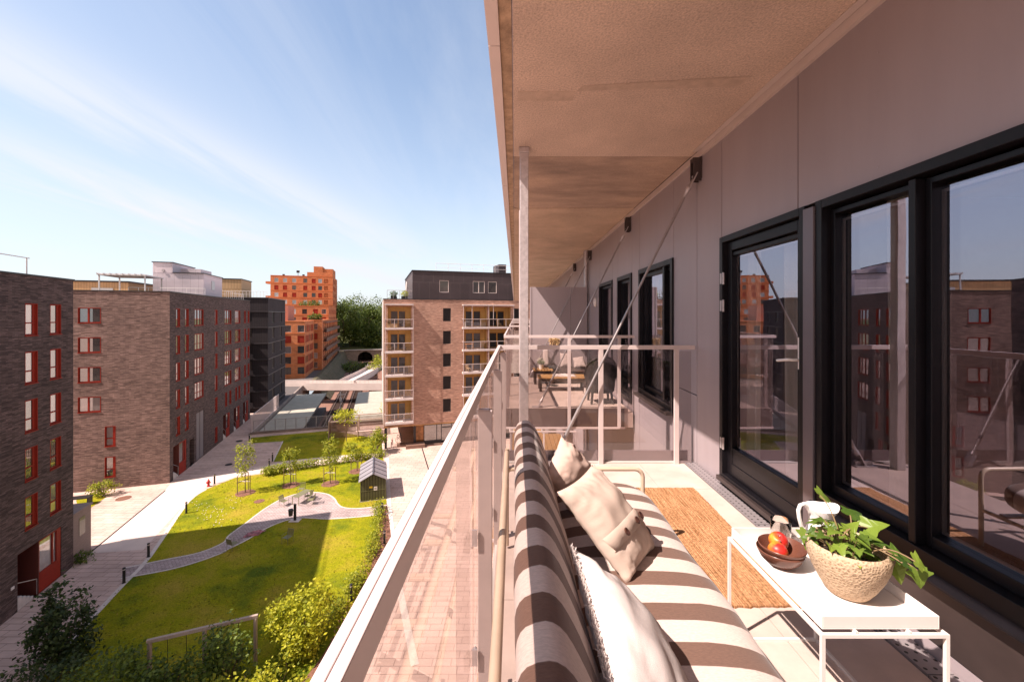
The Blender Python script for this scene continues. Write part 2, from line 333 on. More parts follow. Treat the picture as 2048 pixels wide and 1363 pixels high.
# backing wall with openings (cells), thickness .25
yy = sorted(set([-2.2, 46] + [h[0] for h in holes] + [h[1] for h in holes])); zz_ = sorted(set([GZ, 3.6] + [h[2] for h in holes] + [h[3] for h in holes]))
bw = MB()
for y0, y1 in zip(yy, yy[1:]):
    for z0, z1 in zip(zz_, zz_[1:]):
        if any(h[0] <= y0+1e-6 and h[1] >= y1-1e-6 and h[2] <= z0+1e-6 and h[3] >= z1-1e-6 for h in holes): continue
        bw.box(WX+.022, WX+.27, y0, y1, z0, z1)
bw.box(WX+.27, 14, 45.6, 46, GZ, 3.6); bw.box(13.7, 14, -2.2, 45.6, GZ, 3.6); bw.box(WX+.022, 14, -2.5, -2.2, GZ, 3.6)
obj('wall', bw, K['black'], apt)
# storey above: upper wall, set behind the slabs, and the roof line
up = MB(); up.box(WX, 14, -2.4, 46, 3.7, 6.6); obj('upper_storey', up, K['panel'], apt)
# interior of the flat behind our windows
rm = MB()
rm.box(WX+.27, 6.6, -2.1, 4.6, -.2, 0.0); obj('room_floor', rm, K['room_floor'], apt)
rm = MB(); rm.box(6.5, 6.6, -2.1, 4.6, 0, 2.7); rm.box(WX+.27, 6.5, 4.5, 4.6, 0, 2.7); rm.box(WX+.27, 6.5, -2.1, -2.0, 0, 2.7); rm.box(WX+.27, 6.6, -2.1, 4.6, 2.7, 2.8)
obj('room_wall', rm, K['cream_wall'], apt)
rm = MB()
for y in (4.62, 9.6, 15.5, 21.5, 27.3):
    pass
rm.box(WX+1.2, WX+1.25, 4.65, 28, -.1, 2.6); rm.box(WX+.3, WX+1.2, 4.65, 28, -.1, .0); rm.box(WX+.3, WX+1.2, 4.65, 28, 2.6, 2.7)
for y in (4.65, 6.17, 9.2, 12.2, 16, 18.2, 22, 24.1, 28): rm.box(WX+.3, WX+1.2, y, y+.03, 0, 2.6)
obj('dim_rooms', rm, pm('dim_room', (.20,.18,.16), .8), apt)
def curtain(y0, y1, x, z0=.05, z1=2.45, amp=.035, per=.13, seed=0):
    mb = MB(); n = max(12, int((y1-y0)/.012)); rnd = random.Random(seed); ph = rnd.random()*6
    vs = []
    for j in range(7):
        for i in range(n+1):
            y = y0+(y1-y0)*i/n; t = 2*math.pi*y/per
            vs.append((x + amp*math.sin(t+ph+.5*math.sin(y*9)) + .012*math.sin(2.3*t+j*.25), y+.006*j*math.sin(y*7), z0+(z1-z0)*j/6))
    mb.add(vs, [(j*(n+1)+i, j*(n+1)+i+1, (j+1)*(n+1)+i+1, (j+1)*(n+1)+i) for j in range(6) for i in range(n)])
    return mb
mcur, n_, l_, b_ = nodes('sheer_curtain'); b_.inputs['Base Color'].default_value = (.85,.80,.75,1); b_.inputs['Roughness'].default_value = .9
t_ = n_.new('ShaderNodeBsdfTranslucent'); t_.inputs[0].default_value = (.85,.8,.75,1)
x_ = n_.new('ShaderNodeMixShader'); x_.inputs[0].default_value = .4; l_.new(b_.outputs[0], x_.inputs[1]); l_.new(t_.outputs[0], x_.inputs[2])
t2_ = n_.new('ShaderNodeBsdfTransparent'); x2_ = n_.new('ShaderNodeMixShader'); x2_.inputs[0].default_value = .10; l_.new(x_.outputs[0], x2_.inputs[1]); l_.new(t2_.outputs[0], x2_.inputs[2])
l_.new(x2_.outputs[0], n_['Material Output'].inputs[0]); K['curtain'] = mcur
for i, (y0, y1) in enumerate(((2.60, 3.05), (1.93, 2.22), (3.35, 3.62), (5.2, 5.9), (8.1, 8.75), (6.9, 7.2))):
    tag(obj('curtain', curtain(y0, y1, WX+.19, amp=.03, seed=i), K['curtain'], smooth=True, ang=180),
        ['pale sheer curtain bunched behind the balcony door pane', 'pale sheer curtain hanging behind the middle balcony window', 'pale curtain edge at the hinge side of the balcony door',
         'pale curtain behind the window between the two balconies', 'pale curtain behind the far glass door of the neighbouring balcony', 'pale curtain behind the nearer glass door of the neighbouring balcony'][i], 'curtain')
# ---- window and door joinery
def frame_rect(mb, x0, x1, y0, y1, z0, z1, w, wb=None):
    wb = w if wb is None else wb
    mb.box(x0, x1, y0, y0+w, z0, z1); mb.box(x0, x1, y1-w, y1, z0, z1)
    mb.box(x0, x1, y0+w, y1-w, z0, z0+wb); mb.box(x0, x1, y0+w, y1-w, z1-w, z1)
def pane(mb, x, y0, y1, z0, z1): mb.box(x, x+.004, y0, y1, z0, z1)
# fixed glazing: outer frame, then two sashes
fr = MB(); frame_rect(fr, WX-.022, WX+.13, -.9, 2.45, .36, 2.10, .05, .075)
fr.box(WX-.012, WX+.13, 1.847, 1.881, .435, 2.04)
w1 = obj('window', fr, K['black'], apt, bevel=.003)
for y0, y1 in ((-.84, 1.847), (1.881, 2.398)):
    s = MB(); frame_rect(s, WX+.03, WX+.10, y0+.003, y1-.003, .438, 2.037, .027, .05)
    o = obj('sash', s, K['black'], w1, bevel=.003)
    s = MB(); pane(s, WX+.065, y0+.02, y1-.02, .48, 1.99); obj('pane', s, K['glass_win'], w1)
    s = MB(); frame_rect(s, WX+.072, WX+.082, y0+.032, y1-.032, .498, 1.982, .012); obj('glazing_bead', s, K['alu'], w1)
    s = MB(); pane(s, WX+.088, y0+.02, y1-.02, .48, 1.99); obj('inner_pane', s, K['glass_inner'], w1)
sl = MB(); sl.add([(WX-.06,-.9,.345),(WX-.06,2.47,.345),(WX-.0,2.47,.375),(WX-.0,-.9,.375),(WX-.06,-.9,.335),(WX-.06,2.47,.335),(WX,2.47,.335),(WX,-.9,.335)],
                  [(0,1,2,3),(4,7,6,5),(0,4,5,1),(2,6,7,3),(1,5,6,2),(0,3,7,4)]); obj('window_sill', sl, K['black'], w1)
pn = MB(); pn.box(WX-.004, WX+.02, -.9, 2.49, .062, .334); obj('sill_panel', pn, K['bronze'], w1)
ps = MB(); ps.box(WX-.034, WX-.0, 2.452, 2.538, .06, 2.075); obj('cover_post', ps, K['post_alu'], w1, bevel=.003)
bo = MB()
for z in (.75, .77, 2.03, 2.045, 1.3): bo.lathe([(.006,0),(.006,.003),(.0001,.004)], n=8)
for i in range(5):
    for k in range(24):
        v = bo.v[i*24+k]; bo.v[i*24+k] = (WX-.017+v[0], 2.452-v[2], (.75,.77,2.03,2.045,1.3)[i]+v[1])
[obj('bolt', MBsub(bo, i, 24), K['dark_steel'], w1) for i in range(5)]
# balcony door
dr = MB(); frame_rect(dr, WX-.022, WX+.13, 2.54, 3.60, .08, 2.10, .05, .03)
door = obj('balcony_door', dr, K['black'], apt, bevel=.003)
s = MB(); frame_rect(s, WX+.02, WX+.09, 2.595, 3.545, .115, 2.045, .07, .10); s.box(WX+.025, WX+.085, 2.665, 3.475, .215, .345); s.box(WX+.03, WX+.085, 2.665, 3.475, 1.93, 1.96)
obj('door_leaf', s, K['black'], door, bevel=.003)
s = MB(); pane(s, WX+.055, 2.65, 3.48, .335, 1.965); obj('pane', s, K['glass_win'], door)
s = MB(); frame_rect(s, WX+.062, WX+.07, 2.67, 3.47, .35, 1.925, .012); obj('glazing_bead', s, K['alu'], door)
s = MB(); s.box(WX-.05, WX+.02, 2.54, 3.6, .045, .082); obj('threshold', s, K['bronze'], door, bevel=.003)
for z in (.36, 1.52, 1.75):
    s = MB(); s.tube([(WX-.012, 3.548, z-.05), (WX-.012, 3.548, z+.05)], .009, 10); s.box(WX-.024, WX-.021, 3.555, 3.585, z-.045, z+.045); obj('hinge', s, K['steel'], door, smooth=True)
s = MB(); s.box(WX+.012, WX+.02, 2.615, 2.65, 1.10, 1.30)
s.tube([(WX+.015, 2.632, 1.16), (WX-.035, 2.632, 1.16), (WX-.05, 2.64, 1.162), (WX-.055, 2.665, 1.158), (WX-.055, 2.75, 1.145)], .009, 10); obj('door_handle', s, K['white_metal'], door, smooth=True)
# windows and glass doors further along
for k, (y0, y1, z0, z1) in enumerate(holes[2:]):
    f = MB(); frame_rect(f, WX-.02, WX+.13, y0, y1, z0, z1, .06, .07)
    far = z0 < .2
    if not far: f.box(WX+.0, WX+.1, y0+.30, y0+.36, z0+.07, z1-.06)
    o = obj('window' if not far else 'glass_door', f, K['black'], apt)
    s = MB(); frame_rect(s, WX+.04, WX+.10, y0+.065, y1-.065, z0+.075, z1-.065, .05); obj('sash', s, K['black'], o)
    s = MB(); pane(s, WX+.07, y0+.1, y1-.1, z0+.1, z1-.1); obj('pane', s, K['glass_win'], o)
    if not far:
        s = MB(); s.box(WX-.09, WX+.0, y0, y1, z0-.03, z0+.004); obj('window_sill', s, K['bronze'], o)
# ---- balcony slabs, ceilings, fascias
ce = MB(); ce.box(-.015, WX-.03, -2.2, 4.14, CZ, CZ+.26); obj('balcony_ceiling', ce, K['ceil'], apt)
ce = MB(); ce.box(-.015, WX-.03, 4.155, 6.14, CZ+.004, CZ+.26); obj('stained_ceiling', ce, K['ceil_stain'], apt)
ce = MB()
for a, b in ((6.155, 10.05), (10.065, 11.9), (11.915, 15.9), (15.915, 21.8), (21.815, 33.6), (33.615, 46)): ce.box(-.015, WX-.03, a, b, CZ-.003, CZ+.26)
obj('far_ceiling', ce, pm('plastered_concrete_warm', (.56,.41,.30), .9, 0, .18, 1.6, .3, 60, speck=(60,.22)), apt)
ce = MB(); ce.box(-.085, -.018, -2.2, 46, CZ-.008, CZ+.26); obj('slab_rim', ce, K['ceil_rim'], apt)
fa = MB()
for a, b in ((-2.2, 2.39), (2.396, 4.98), (4.986, 7.6), (7.606, 10.2), (10.206, 12.8), (12.806, 15.4), (15.406, 18), (18.006, 24), (24.006, 30), (30.006, 38), (38.006, 46)):
    fa.box(-.152, -.086, a, b, CZ-.03, CZ+.42)
obj('fascia', fa, K['fascia'], apt)
st = MB(); st.box(.02, .42, 2.93, 3.06, CZ-.0022, CZ+.01)
st.add([(.46,2.86,CZ-.0022),(1.55,2.74,CZ-.0022),(1.52,2.87,CZ-.0022),(.43,2.93,CZ-.0022)], [(0,1,2,3)]); obj('mortar_strip', st, K['ceil_strip'], apt)
cv_ = MB(); cv_.box(WX-.026, WX+.02, -2.2, 46, 2.94, 2.998); cv_.box(WX-.075, WX-.03, -2.2, 4.0, 2.992, 2.998); obj('ceiling_trim', cv_, K['fascia'], apt)
fl = MB()
for i in range(4):
    for a in range(9):
        y0 = -1.95+a*.68; fl.box(-.115+.44*i+.002, -.115+.44*(i+1)-.002, y0+.002, min(4.09, y0+.678), -.03, 0)
obj('floor_tile', fl, K['floor'], apt)
fl = MB(); fl.box(-.13, WX-.004, -2.2, 4.13, -.22, -.031); fl.box(-.13, 1.61, 4.092, 4.13, -.031, .012); obj('balcony_slab', fl, K['concrete'], apt)
# perforated drain strip along the wall
dm, n_, l_, b_ = nodes('perforated_steel'); tc = n_.new('ShaderNodeTexCoord'); mp_ = n_.new('ShaderNodeMapping'); l_.new(tc.outputs['Object'], mp_.inputs[0]); mp_.inputs['Scale'].default_value = (24,24,24)
vo = n_.new('ShaderNodeTexVoronoi'); vo.inputs['Randomness'].default_value = 0; vo.voronoi_dimensions = '2D'; l_.new(mp_.outputs[0], vo.inputs['Vector']); vo.inputs['Scale'].default_value = 1
lt = n_.new('ShaderNodeMath'); lt.operation = 'LESS_THAN'; l_.new(vo.outputs['Distance'], lt.inputs[0]); lt.inputs[1].default_value = .17
mxc = n_.new('ShaderNodeMix'); mxc.data_type = 'RGBA'; l_.new(lt.outputs[0], mxc.inputs[0]); mxc.inputs[6].default_value = (.31,.275,.285,1); mxc.inputs[7].default_value = (.02,.02,.02,1)
l_.new(mxc.outputs[2], b_.inputs['Base Color']); b_.inputs['Roughness'].default_value = .45; b_.inputs['Metallic'].default_value = .3
dn = MB()
for a in range(5): dn.box(1.652, WX-.012, -1.95+a*1.21+.003, -1.95+(a+1)*1.21-.003, -.028, .006)
obj('drain_strip', dn, dm, apt)
# neighbouring balconies: slab, kerb, painted shade on the front
for k, (a, b) in enumerate(BAYS[1:]):
    s = MB(); s.box(-.12, WX-.03, a, b, -.21, .0); s.box(-.12, WX-.1, a, a+.02, -.0, .07); obj('neighbour_slab', s, K['floor'] if k == 0 else K['concrete'], apt)
for lev in (1, 2):
    for k, (a, b) in enumerate(BAYS):
        if k > 4: continue
        s = MB(); s.box(-.12, WX-.03, a, b, -.22-3*lev, -3*lev-.03); obj('lower_slab', s, K['concrete'], apt)
        s = MB()
        for i in range(12): s.box(-.1+i*.15, .04+i*.15, a+.02, b-.02, -3*lev-.028, -3*lev); 
        obj('timber_deck', s, K['wood_deck'], apt)
dpp = MB(); dpp.tube([(WX-.06, 10.15, -6), (WX-.06, 10.15, CZ)], .05, 14); dpp.tube([(WX-.06, 10.15, CZ-.02), (WX-.06, 10.15, CZ-.25)], .06, 14)
obj('downpipe', dpp, K['steel'], apt, smooth=True)
K['band'] = pm('slab_shade_tone', (.17,.125,.115), .5, 0, .1, 3)  # shade on the neighbour's slab front, put into the colour
# ================================================================== glass railings
def railing(y0, y1, posts, endposts, label, end_y=None, z0=0.0, glass='glass_rail', close=False, bands=False, start=False):
    t = thing('balcony_railing', label, 'railing', (-.12, (y0+y1)/2, z0))
    s = MB(); s.box(-.163, -.138, y0, y1, z0+1.106, z0+1.1485)
    s.box(-.163, -.1512, y0, y1, z0+1.148, z0+1.15); s.box(-.1498, -.138, y0, y1, z0+1.148, z0+1.15)
    obj('top_rail', s, K['rail'], t, bevel=.002)
    for y in posts:
        s = MB(); s.box(-.137, -.085, y, y+.022, z0-.2, z0+1.085); s.box(-.137, -.095, y-.002, y+.026, z0+1.085, z0+1.09)
        p = obj('post', s, K['rail_post'], t, bevel=.002)
        if close:
            s = MB()
            for z in (.18, .62): s.tube([(-.15, y-.012, z), (-.15, y+.034, z)], .007, 8); s.box(-.158, -.139, y-.014, y-.006, z-.03, z+.03)
            obj('glass_clamp', s, K['steel'], p, smooth=True)
    ed = [y0+.01] + [y+.011 for y in posts if y0+.1 < y < y1-.2] + [y1-.02]
    for a, b in zip(ed, ed[1:]):
        s = MB(); s.box(-.160, -.152, a+.006, b-.006, z0-.20, z0+1.102); obj('glass_panel', s, K[glass], t)
    if end_y is not None:
        s = MB(); s.box(-.163, 1.745, end_y-.028, end_y, z0+1.108, z0+1.148); obj('end_rail', s, K['rail'], t, bevel=.002)
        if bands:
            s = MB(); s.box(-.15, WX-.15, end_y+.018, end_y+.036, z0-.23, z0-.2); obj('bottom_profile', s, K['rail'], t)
            s = MB(); s.box(-.14, WX-.16, end_y+.030, end_y+.037, z0-.199, z0+.07); obj('shade_band', s, K['band'], t)  # added plate, dark so the slab front looks shaded
        xs = [-.15] + list(endposts) + [1.71]
        for x in endposts:
            s = MB(); s.box(x, x+.045, end_y-.027, end_y-.003, z0+.0 if not start else z0-.2, z0+1.108); obj('post', s, K['rail'], t, bevel=.002)
        for a, b in zip(xs, xs[1:]):
            s = MB(); s.box(a+.028, b+.016, end_y+.02, end_y+.028, z0-.2, z0+1.09); obj('glass_panel', s, K['glass_end'], t)
    if close:
        s = MB(); s.box(-.1, 1.70, end_y+.031, end_y+.037, z0+.014, z0+.115); obj('base_band', s, K['panel'], t)
    return t
railing(-1.6, 4.10, (1.56, 2.70, 3.95), (.812, 1.545), 'nearest glass balcony railing with pale flat rails beside the striped sofa', 4.10, close=True)
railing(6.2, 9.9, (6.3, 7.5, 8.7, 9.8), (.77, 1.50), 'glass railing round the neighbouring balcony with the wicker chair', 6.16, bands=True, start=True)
for k, (a, b) in enumerate(BAYS[2:]):
    railing(a, b, (a+.1, a+1.3, a+2.5, b-.1), (.8,), 'glass railing of the %s balcony along our facade' % ('third', 'fourth', 'fifth', 'sixth', 'farthest')[k], a, glass='glass_far')
lowt = None
for k, (a, b) in enumerate(BAYS[:3]):
    railing(a, b, (a+.1, a+1.3, a+2.5, b-.1), (.8,), 'glass railing one storey down below the %s balcony' % ('nearest', 'neighbouring', 'third')[k], b if k == 0 else a, z0=-3.0, glass='glass_far')
# ---- square steel post between floor and ceiling at the end rail
pt = thing('steel_post', 'square galvanised steel post rising to the ceiling at the balcony end rail', 'post', (.085, 3.94, 0))
s = MB(); s.box(.045, .125, 3.90, 3.98, 0, CZ-.05); obj('shaft', s, K['steel'], pt, bevel=.004)
s = MB(); s.box(.037, .133, 3.892, 3.988, CZ-.05, CZ-.002); obj('head_plate', s, K['steel'], pt, bevel=.003)
s = MB(); s.box(.044-.006, .045, 3.93, 3.95, 0, 2.42); obj('cover_strip', s, K['rail'], pt)
# ---- diagonal tie rods
def tie(y, label, zt=2.765, xb=.34, far=False):
    t = thing('tie_rod', label, 'tie rod', (xb, y, 0), group='tie rods holding the balconies')
    top = Vector((WX-.055, y, zt)); bot = Vector((xb, y, .0)); d = (top-bot).normalized()
    s = MB(); s.box(WX-.082, WX-.001, y-.036, y-.026, zt-.05, zt+.17); s.box(WX-.082, WX-.001, y+.026, y+.036, zt-.05, zt+.17); s.box(WX-.014, WX-.001, y-.05, y+.05, zt-.03, zt+.18); s.box(WX-.08, WX-.001, y-.026, y+.026, zt+.13, zt+.17)
    obj('bracket', s, K['bronze'], t, bevel=.004)
    for nm, c, dd in (('upper_fork', top, -d), ('lower_fork', bot, d)):
        s = MB()
        for sg in (-1, 1):
            o = Vector((0, .017*sg, 0)); s.bar(c-dd*.03+o, c+dd*.13+o, .010, .052, (0,1,0))
        s.tube([c+dd*.12, c+dd*.155, c+dd*.165, c+dd*.24], [.024,.024,.017,.0125], 12); s.tube([c+Vector((0,-.032,0)), c+Vector((0,.032,0))], .016, 12)
        obj(nm, s, K['steel'], t, smooth=True)
    s = MB(); s.tube([bot+d*.22, bot+d*.62], .0165, 12); s.tube([bot+d*.60, top-d*.22], .0115, 12); s.tube([top-d*.75, top-d*.2], .0135, 12); obj('rod', s, K['rod'], t, smooth=True)
    s = MB(); s.box(xb-.08, xb+.08, y-.012, y+.012, -.02, .05); s.box(xb-.1, xb+.1, y-.05, y+.05, -.002, .012); obj('foot_plate', s, K['steel'], t)
    return t
tie(4.02, 'nearest slanting steel tie rod passing in front of our balcony end rail')
tie(6.45, 'second slanting steel tie rod at the near edge of the neighbouring balcony')
tie(9.75, 'slanting steel tie rod in front of the grey partition screen')
tie(12.2, 'slanting steel tie rod beyond the grey partition screen')
# ---- partition screen between the neighbour and the next balcony
sc = thing('partition_screen', 'tall grey partition screen at the far end of the neighbouring balcony', 'screen', (1.0, 9.9, 0))
s = MB(); s.box(.39, 1.30, 9.86, 9.90, .02, 2.10); obj('screen_panel', s, K['panel'], sc, bevel=.003)
s = MB(); s.box(1.308, 1.69, 9.86, 9.90, .02, 2.10); obj('screen_panel', s, K['panel'], sc, bevel=.003)
s = MB(); s.box(.35, .388, 9.85, 9.91, 0, 2.10); obj('edge_post', s, K['panel'], sc)
wl_ = thing('wall_lamp', 'small oval white wall lamp beside the far glass door', 'lamp', (WX, 9.15, 1.72))
s = MB(); s.lathe([(.0001,0),(.05,.0),(.062,.02),(.05,.05),(.0001,.07)], (0,0,0), 20)
for i, v in enumerate(s.v): s.v[i] = (WX - v[2], 9.15 + v[0], 1.72 + v[1]*1.75)
obj('lamp_shade', s, K['white_metal'], wl_, smooth=True)
s = MB(); s.box(WX-.004, WX+.001, 9.08, 9.22, 1.6, 1.84); obj('back_plate', s, K['alu'], wl_)
# ================================================================== furniture on our balcony
# striped fabric: bands run across the sofa
m, n, l, b = nodes('striped_canvas')
tc = n.new('ShaderNodeTexCoord'); sp = n.new('ShaderNodeSeparateXYZ'); l.new(tc.outputs['Object'], sp.inputs[0])
def mm(op, a, c=None):
    q = n.new('ShaderNodeMath'); q.operation = op
    for i, v in enumerate((a, c)):
        if v is None: continue
        if isinstance(v, (int, float)): q.inputs[i].default_value = v
        else: l.new(v, q.inputs[i])
    return q.outputs[0]
nzw = n.new('ShaderNodeTexNoise'); nzw.inputs['Scale'].default_value = 6; l.new(tc.outputs['Object'], nzw.inputs['Vector'])
yw = mm('ADD', sp.outputs[1], mm('MULTIPLY', mm('SUBTRACT', nzw.outputs[0], .5), .008))
cs = mm('COSINE', mm('MULTIPLY', mm('SUBTRACT', yw, 2.49), 2*math.pi/.18))
sel = n.new('ShaderNodeMapRange'); l.new(cs, sel.inputs[0]); sel.inputs[1].default_value = .03; sel.inputs[2].default_value = .13
mx = n.new('ShaderNodeMix'); mx.data_type = 'RGBA'; l.new(sel.outputs[0], mx.inputs[0]); mx.inputs[6].default_value = (.575,.47,.425,1); mx.inputs[7].default_value = (.150,.086,.064,1)
wz = n.new('ShaderNodeTexNoise'); mpw = n.new('ShaderNodeMapping'); mpw.inputs['Scale'].default_value = (90, 420, 90); l.new(tc.outputs['Object'], mpw.inputs[0]); l.new(mpw.outputs[0], wz.inputs['Vector']); wz.inputs['Scale'].default_value = 1; wz.inputs['Detail'].default_value = 2
mrw = n.new('ShaderNodeMapRange'); l.new(wz.outputs[0], mrw.inputs[0]); mrw.inputs[1].default_value = .3; mrw.inputs[2].default_value = .7; mrw.inputs[3].default_value = .86; mrw.inputs[4].default_value = 1.12
vm = n.new('ShaderNodeVectorMath'); vm.operation = 'SCALE'; l.new(mx.outputs[2], vm.inputs[0]); l.new(mrw.outputs[0], vm.inputs['Scale']); l.new(vm.outputs[0], b.inputs['Base Color'])
b.inputs['Roughness'].default_value = .9; b.inputs['Sheen Weight'].default_value = .15; b.inputs['Specular IOR Level'].default_value = .15
bp = n.new('ShaderNodeBump'); bp.inputs['Strength'].default_value = .25; bp.inputs['Distance'].default_value = .003; l.new(wz.outputs[0], bp.inputs['Height']); l.new(bp.outputs[0], b.inputs['Normal'])
K['stripe'] = m
def loft(cx, cz, hx, hz, tilt, y0, y1, ex=3.2, ny=90, nr=36, seed=0, sag=.006, crown=0):
    mb = MB(); vs = []
    for j in range(ny+1):
        t = -1+2*j/ny; s_ = max(0, 1-abs(t)**16)**.45*(1) if abs(t) < 1 else 0
        y = y0+(y1-y0)*j/ny
        for k in range(nr):
            a = 2*math.pi*k/nr; c_, d_ = math.cos(a), math.sin(a)
            x = hx*math.copysign(abs(c_)**(2/ex), c_)*(.55+.45*s_ if abs(t) < 1 else .5); z = hz*math.copysign(abs(d_)**(2/ex), d_)*(.6+.4*s_ if abs(t) < 1 else .55)
            q = noise.noise(Vector((x*5+seed, y*3.2, z*5)))*sag + noise.noise(Vector((x*14+seed, y*11, z*14)))*sag*.35
            x *= 1+q/hx; z *= 1+q/hz
            z += crown*(1-(x/hx)**2)
            ct, st_ = math.cos(tilt), math.sin(tilt)
            vs.append((cx + x*ct + z*st_, y, cz - x*st_ + z*ct))
    fs = [(j*nr+k, (j+1)*nr+k, (j+1)*nr+(k+1)%nr, j*nr+(k+1)%nr) for j in range(ny) for k in range(nr)]
    fs += [tuple(range(nr)), tuple(range((ny+1)*nr-1, ny*nr-1, -1))]
    return mb.add(vs, fs)
sofa = thing('garden_sofa', 'long garden sofa with brown and beige striped cushions along the railing', 'sofa', (.35, 1.4, 0))
sc_ = obj('seat_cushion', loft(.475, .355, .305, .085, .0, -.1, 2.56, 3.4, seed=3, sag=.007, crown=.012), K['stripe'], sofa, smooth=True, ang=180)
obj('back_cushion', loft(.105, .632, .075, .215, -.31, -.1, 2.55, 2.7, seed=9, sag=.008), K['stripe'], sofa, smooth=True, ang=180)
s = MB(); s.tube([(-.045, -.1, .60), (-.05, 2.57, .60)], .015, 12); s.tube([(-.055, .3, .30), (-.055, 2.57, .30)], .012, 12)
def arc(p, q, r_, c, n=6): return [Vector(c)]  # (corner kept sharp where the tube is welded)
for y in (2.60, .0):
    pts = [(-.05, y, .02), (-.05, y, .46)] + [(-.05+.03*(1-math.cos(t)), y, .46+.03*math.sin(t)) for t in (R(30), R(60), R(90))]
    pts += [(.74, y, .49)] + [(.74+.05*math.sin(t), y, .44+.05*math.cos(t)) for t in (R(25), R(50), R(75), R(90))] + [(.79, y, .02)]
    s.tube(pts, .0125, 12)
s.tube([(.79, 0, .24), (.79, 2.6, .24)], .011, 12); s.tube([(.05, 0, .24), (.05, 2.6, .24)], .011, 12)
for i in range(9): s.box(.06, .78, .15+i*.29, .19+i*.29, .245, .257)
s.tube([(-.05, 2.6, .3), (-.048, 2.585, .62)], .0125, 12)
obj('frame', s, K['beige_tube'], sofa, smooth=True)
# ---- loose cushions
def puff(c00, c10, c11, c01, th, n=34, pull=.07, seed=0, wr=.006, back=.6):
    """a stuffed square cushion over four corners; returns mesh builder and its front surface"""
    C = [Vector(c) for c in (c00, c10, c11, c01)]
    nrm = ((C[1]-C[0]).cross(C[3]-C[0])).normalized()
    def pos(u, v, side):
        uu = u*(1-pull*(1-v*v)); vv = v*(1-pull*(1-u*u))
        a, d = (uu+1)/2, (vv+1)/2
        p = C[0]*(1-a)*(1-d)+C[1]*a*(1-d)+C[2]*a*d+C[3]*(1-a)*d
        h = th*((1-abs(u)**2.6)*(1-abs(v)**2.6))**.55
        if h > 0:
            e = 1-min(1, h/th)
            h += wr*e*noise.noise(Vector((u*7+seed, v*7, side)))*3 + wr*noise.noise(Vector((u*2.3+seed, v*2.3, 3*side)))*2
            h += wr*.9*math.sin(9*u*v+4*(u+v)+seed)*e
        return p + nrm*max(h, .001)*(1 if side > 0 else -back)
    mb = MB(); idx = {}
    vs = []; fs = []
    for side in (1, -1):
        for j in range(n+1):
            for i in range(n+1):
                ed = i in (0, n) or j in (0, n)
                if side < 0 and ed: idx[(side,i,j)] = idx[(1,i,j)]; continue
                u, v = -1+2*i/n, -1+2*j/n
                if ed:
                    q = pos(u, v, 1) - nrm*.001
                else: q = pos(u, v, side)
                idx[(side,i,j)] = len(vs); vs.append(q)
        for j in range(n):
            for i in range(n):
                f = (idx[(side,i,j)], idx[(side,i+1,j)], idx[(side,i+1,j+1)], idx[(side,i,j+1)])
                fs.append(f if side > 0 else f[::-1])
    mb.add(vs, fs); return mb, pos, nrm
lin = lambda nm, c, sc=.2: pm(nm, c, .95, 0, .08, 7, sc, 420, spec=.12)
K['linen_pink'] = lin('washed_linen', (.54,.40,.34)); K['linen_beige'] = lin('beige_linen', (.56,.44,.37)); K['linen_white'] = lin('white_linen', (.62,.55,.525))
mb, ps_, nr_ = puff((.15,2.02,.66), (.28,2.10,.455), (.42,2.33,.60), (.245,2.23,.80), .085, seed=4, wr=.008)
tag(obj('cushion', mb, K['linen_pink'], smooth=True, ang=180), 'small blush linen cushion at the far end of the sofa, behind the buttoned one', 'cushion', 'loose cushions on the sofa')
mb, ps_, nr_ = puff((.165,1.655,.745), (.418,1.555,.44), (.605,1.81,.435), (.372,2.03,.72), .085, seed=1, wr=.006)
cu_ = tag(obj('cushion', mb, K['linen_beige'], smooth=True, ang=180), 'beige linen cushion with three dark buttons, middle of the sofa', 'cushion', 'loose cushions on the sofa')
q = lambda u, v: ps_(u, v, 1)
s = MB()     # button placket: a folded strip across the cushion
NS = 26
vs = []
for i in range(NS+1):
    v = -.97+1.94*i/NS
    for u, h in ((.14,.003), (.15,.005), (.43,.010), (.435,.0)): vs.append(q(u, v)+nr_*h)
s.add(vs, [(i*4+k, i*4+k+1, (i+1)*4+k+1, (i+1)*4+k) for i in range(NS) for k in range(3)])
obj('placket', s, K['linen_beige'], cu_, smooth=True, ang=180)
K['button'] = pm('coconut_button', (.075,.03,.02), .35, 0, .4, 60)
for v in (-.5, .1, .58):
    s = MB(); s.lathe([(.0001,0),(.013,.0),(.0155,.003),(.0155,.006),(.012,.0075),(.007,.0055),(.0001,.005)], n=20)
    rot = nr_.to_track_quat('Z', 'Y').to_matrix(); c_ = q(.33, v)+nr_*.0095
    s.v = [tuple(rot @ Vector(p) + c_) for p in s.v]; obj('button', s, K['button'], cu_, smooth=True)
mb, ps_, nr_ = puff((.195,.78,.665), (.43,.83,.445), (.415,1.39,.445), (.180,1.32,.705), .085, n=40, seed=7, wr=.005)
cw = tag(obj('cushion', mb, K['linen_white'], smooth=True, ang=180), 'white fringed cushion leaning on the striped backrest nearest the viewer', 'cushion', 'loose cushions on the sofa')
s = MB(); rnd = random.Random(5)
for (u0, v0, u1, v1) in ((-1,-1,-1,1), (-1,1,1,1)):
    for i in range(520):
        t = rnd.random(); u, v = u0+(u1-u0)*t, v0+(v1-v0)*t
        p = ps_(u, v, 1); o_ = (Vector((0,0,.6)) if u0 == u1 else Vector((0,.6,.0)))+Vector((rnd.uniform(-.5,.2), rnd.uniform(-.5,.5), rnd.uniform(-.4,.3)))
        e = p + o_.normalized()*rnd.uniform(.010,.022); s.tube([p, (p+e)/2+Vector((rnd.uniform(-.004,.004),)*3), e], [.0022,.0018,.0008], 4)
obj('fringe', s, K['linen_white'], cw)
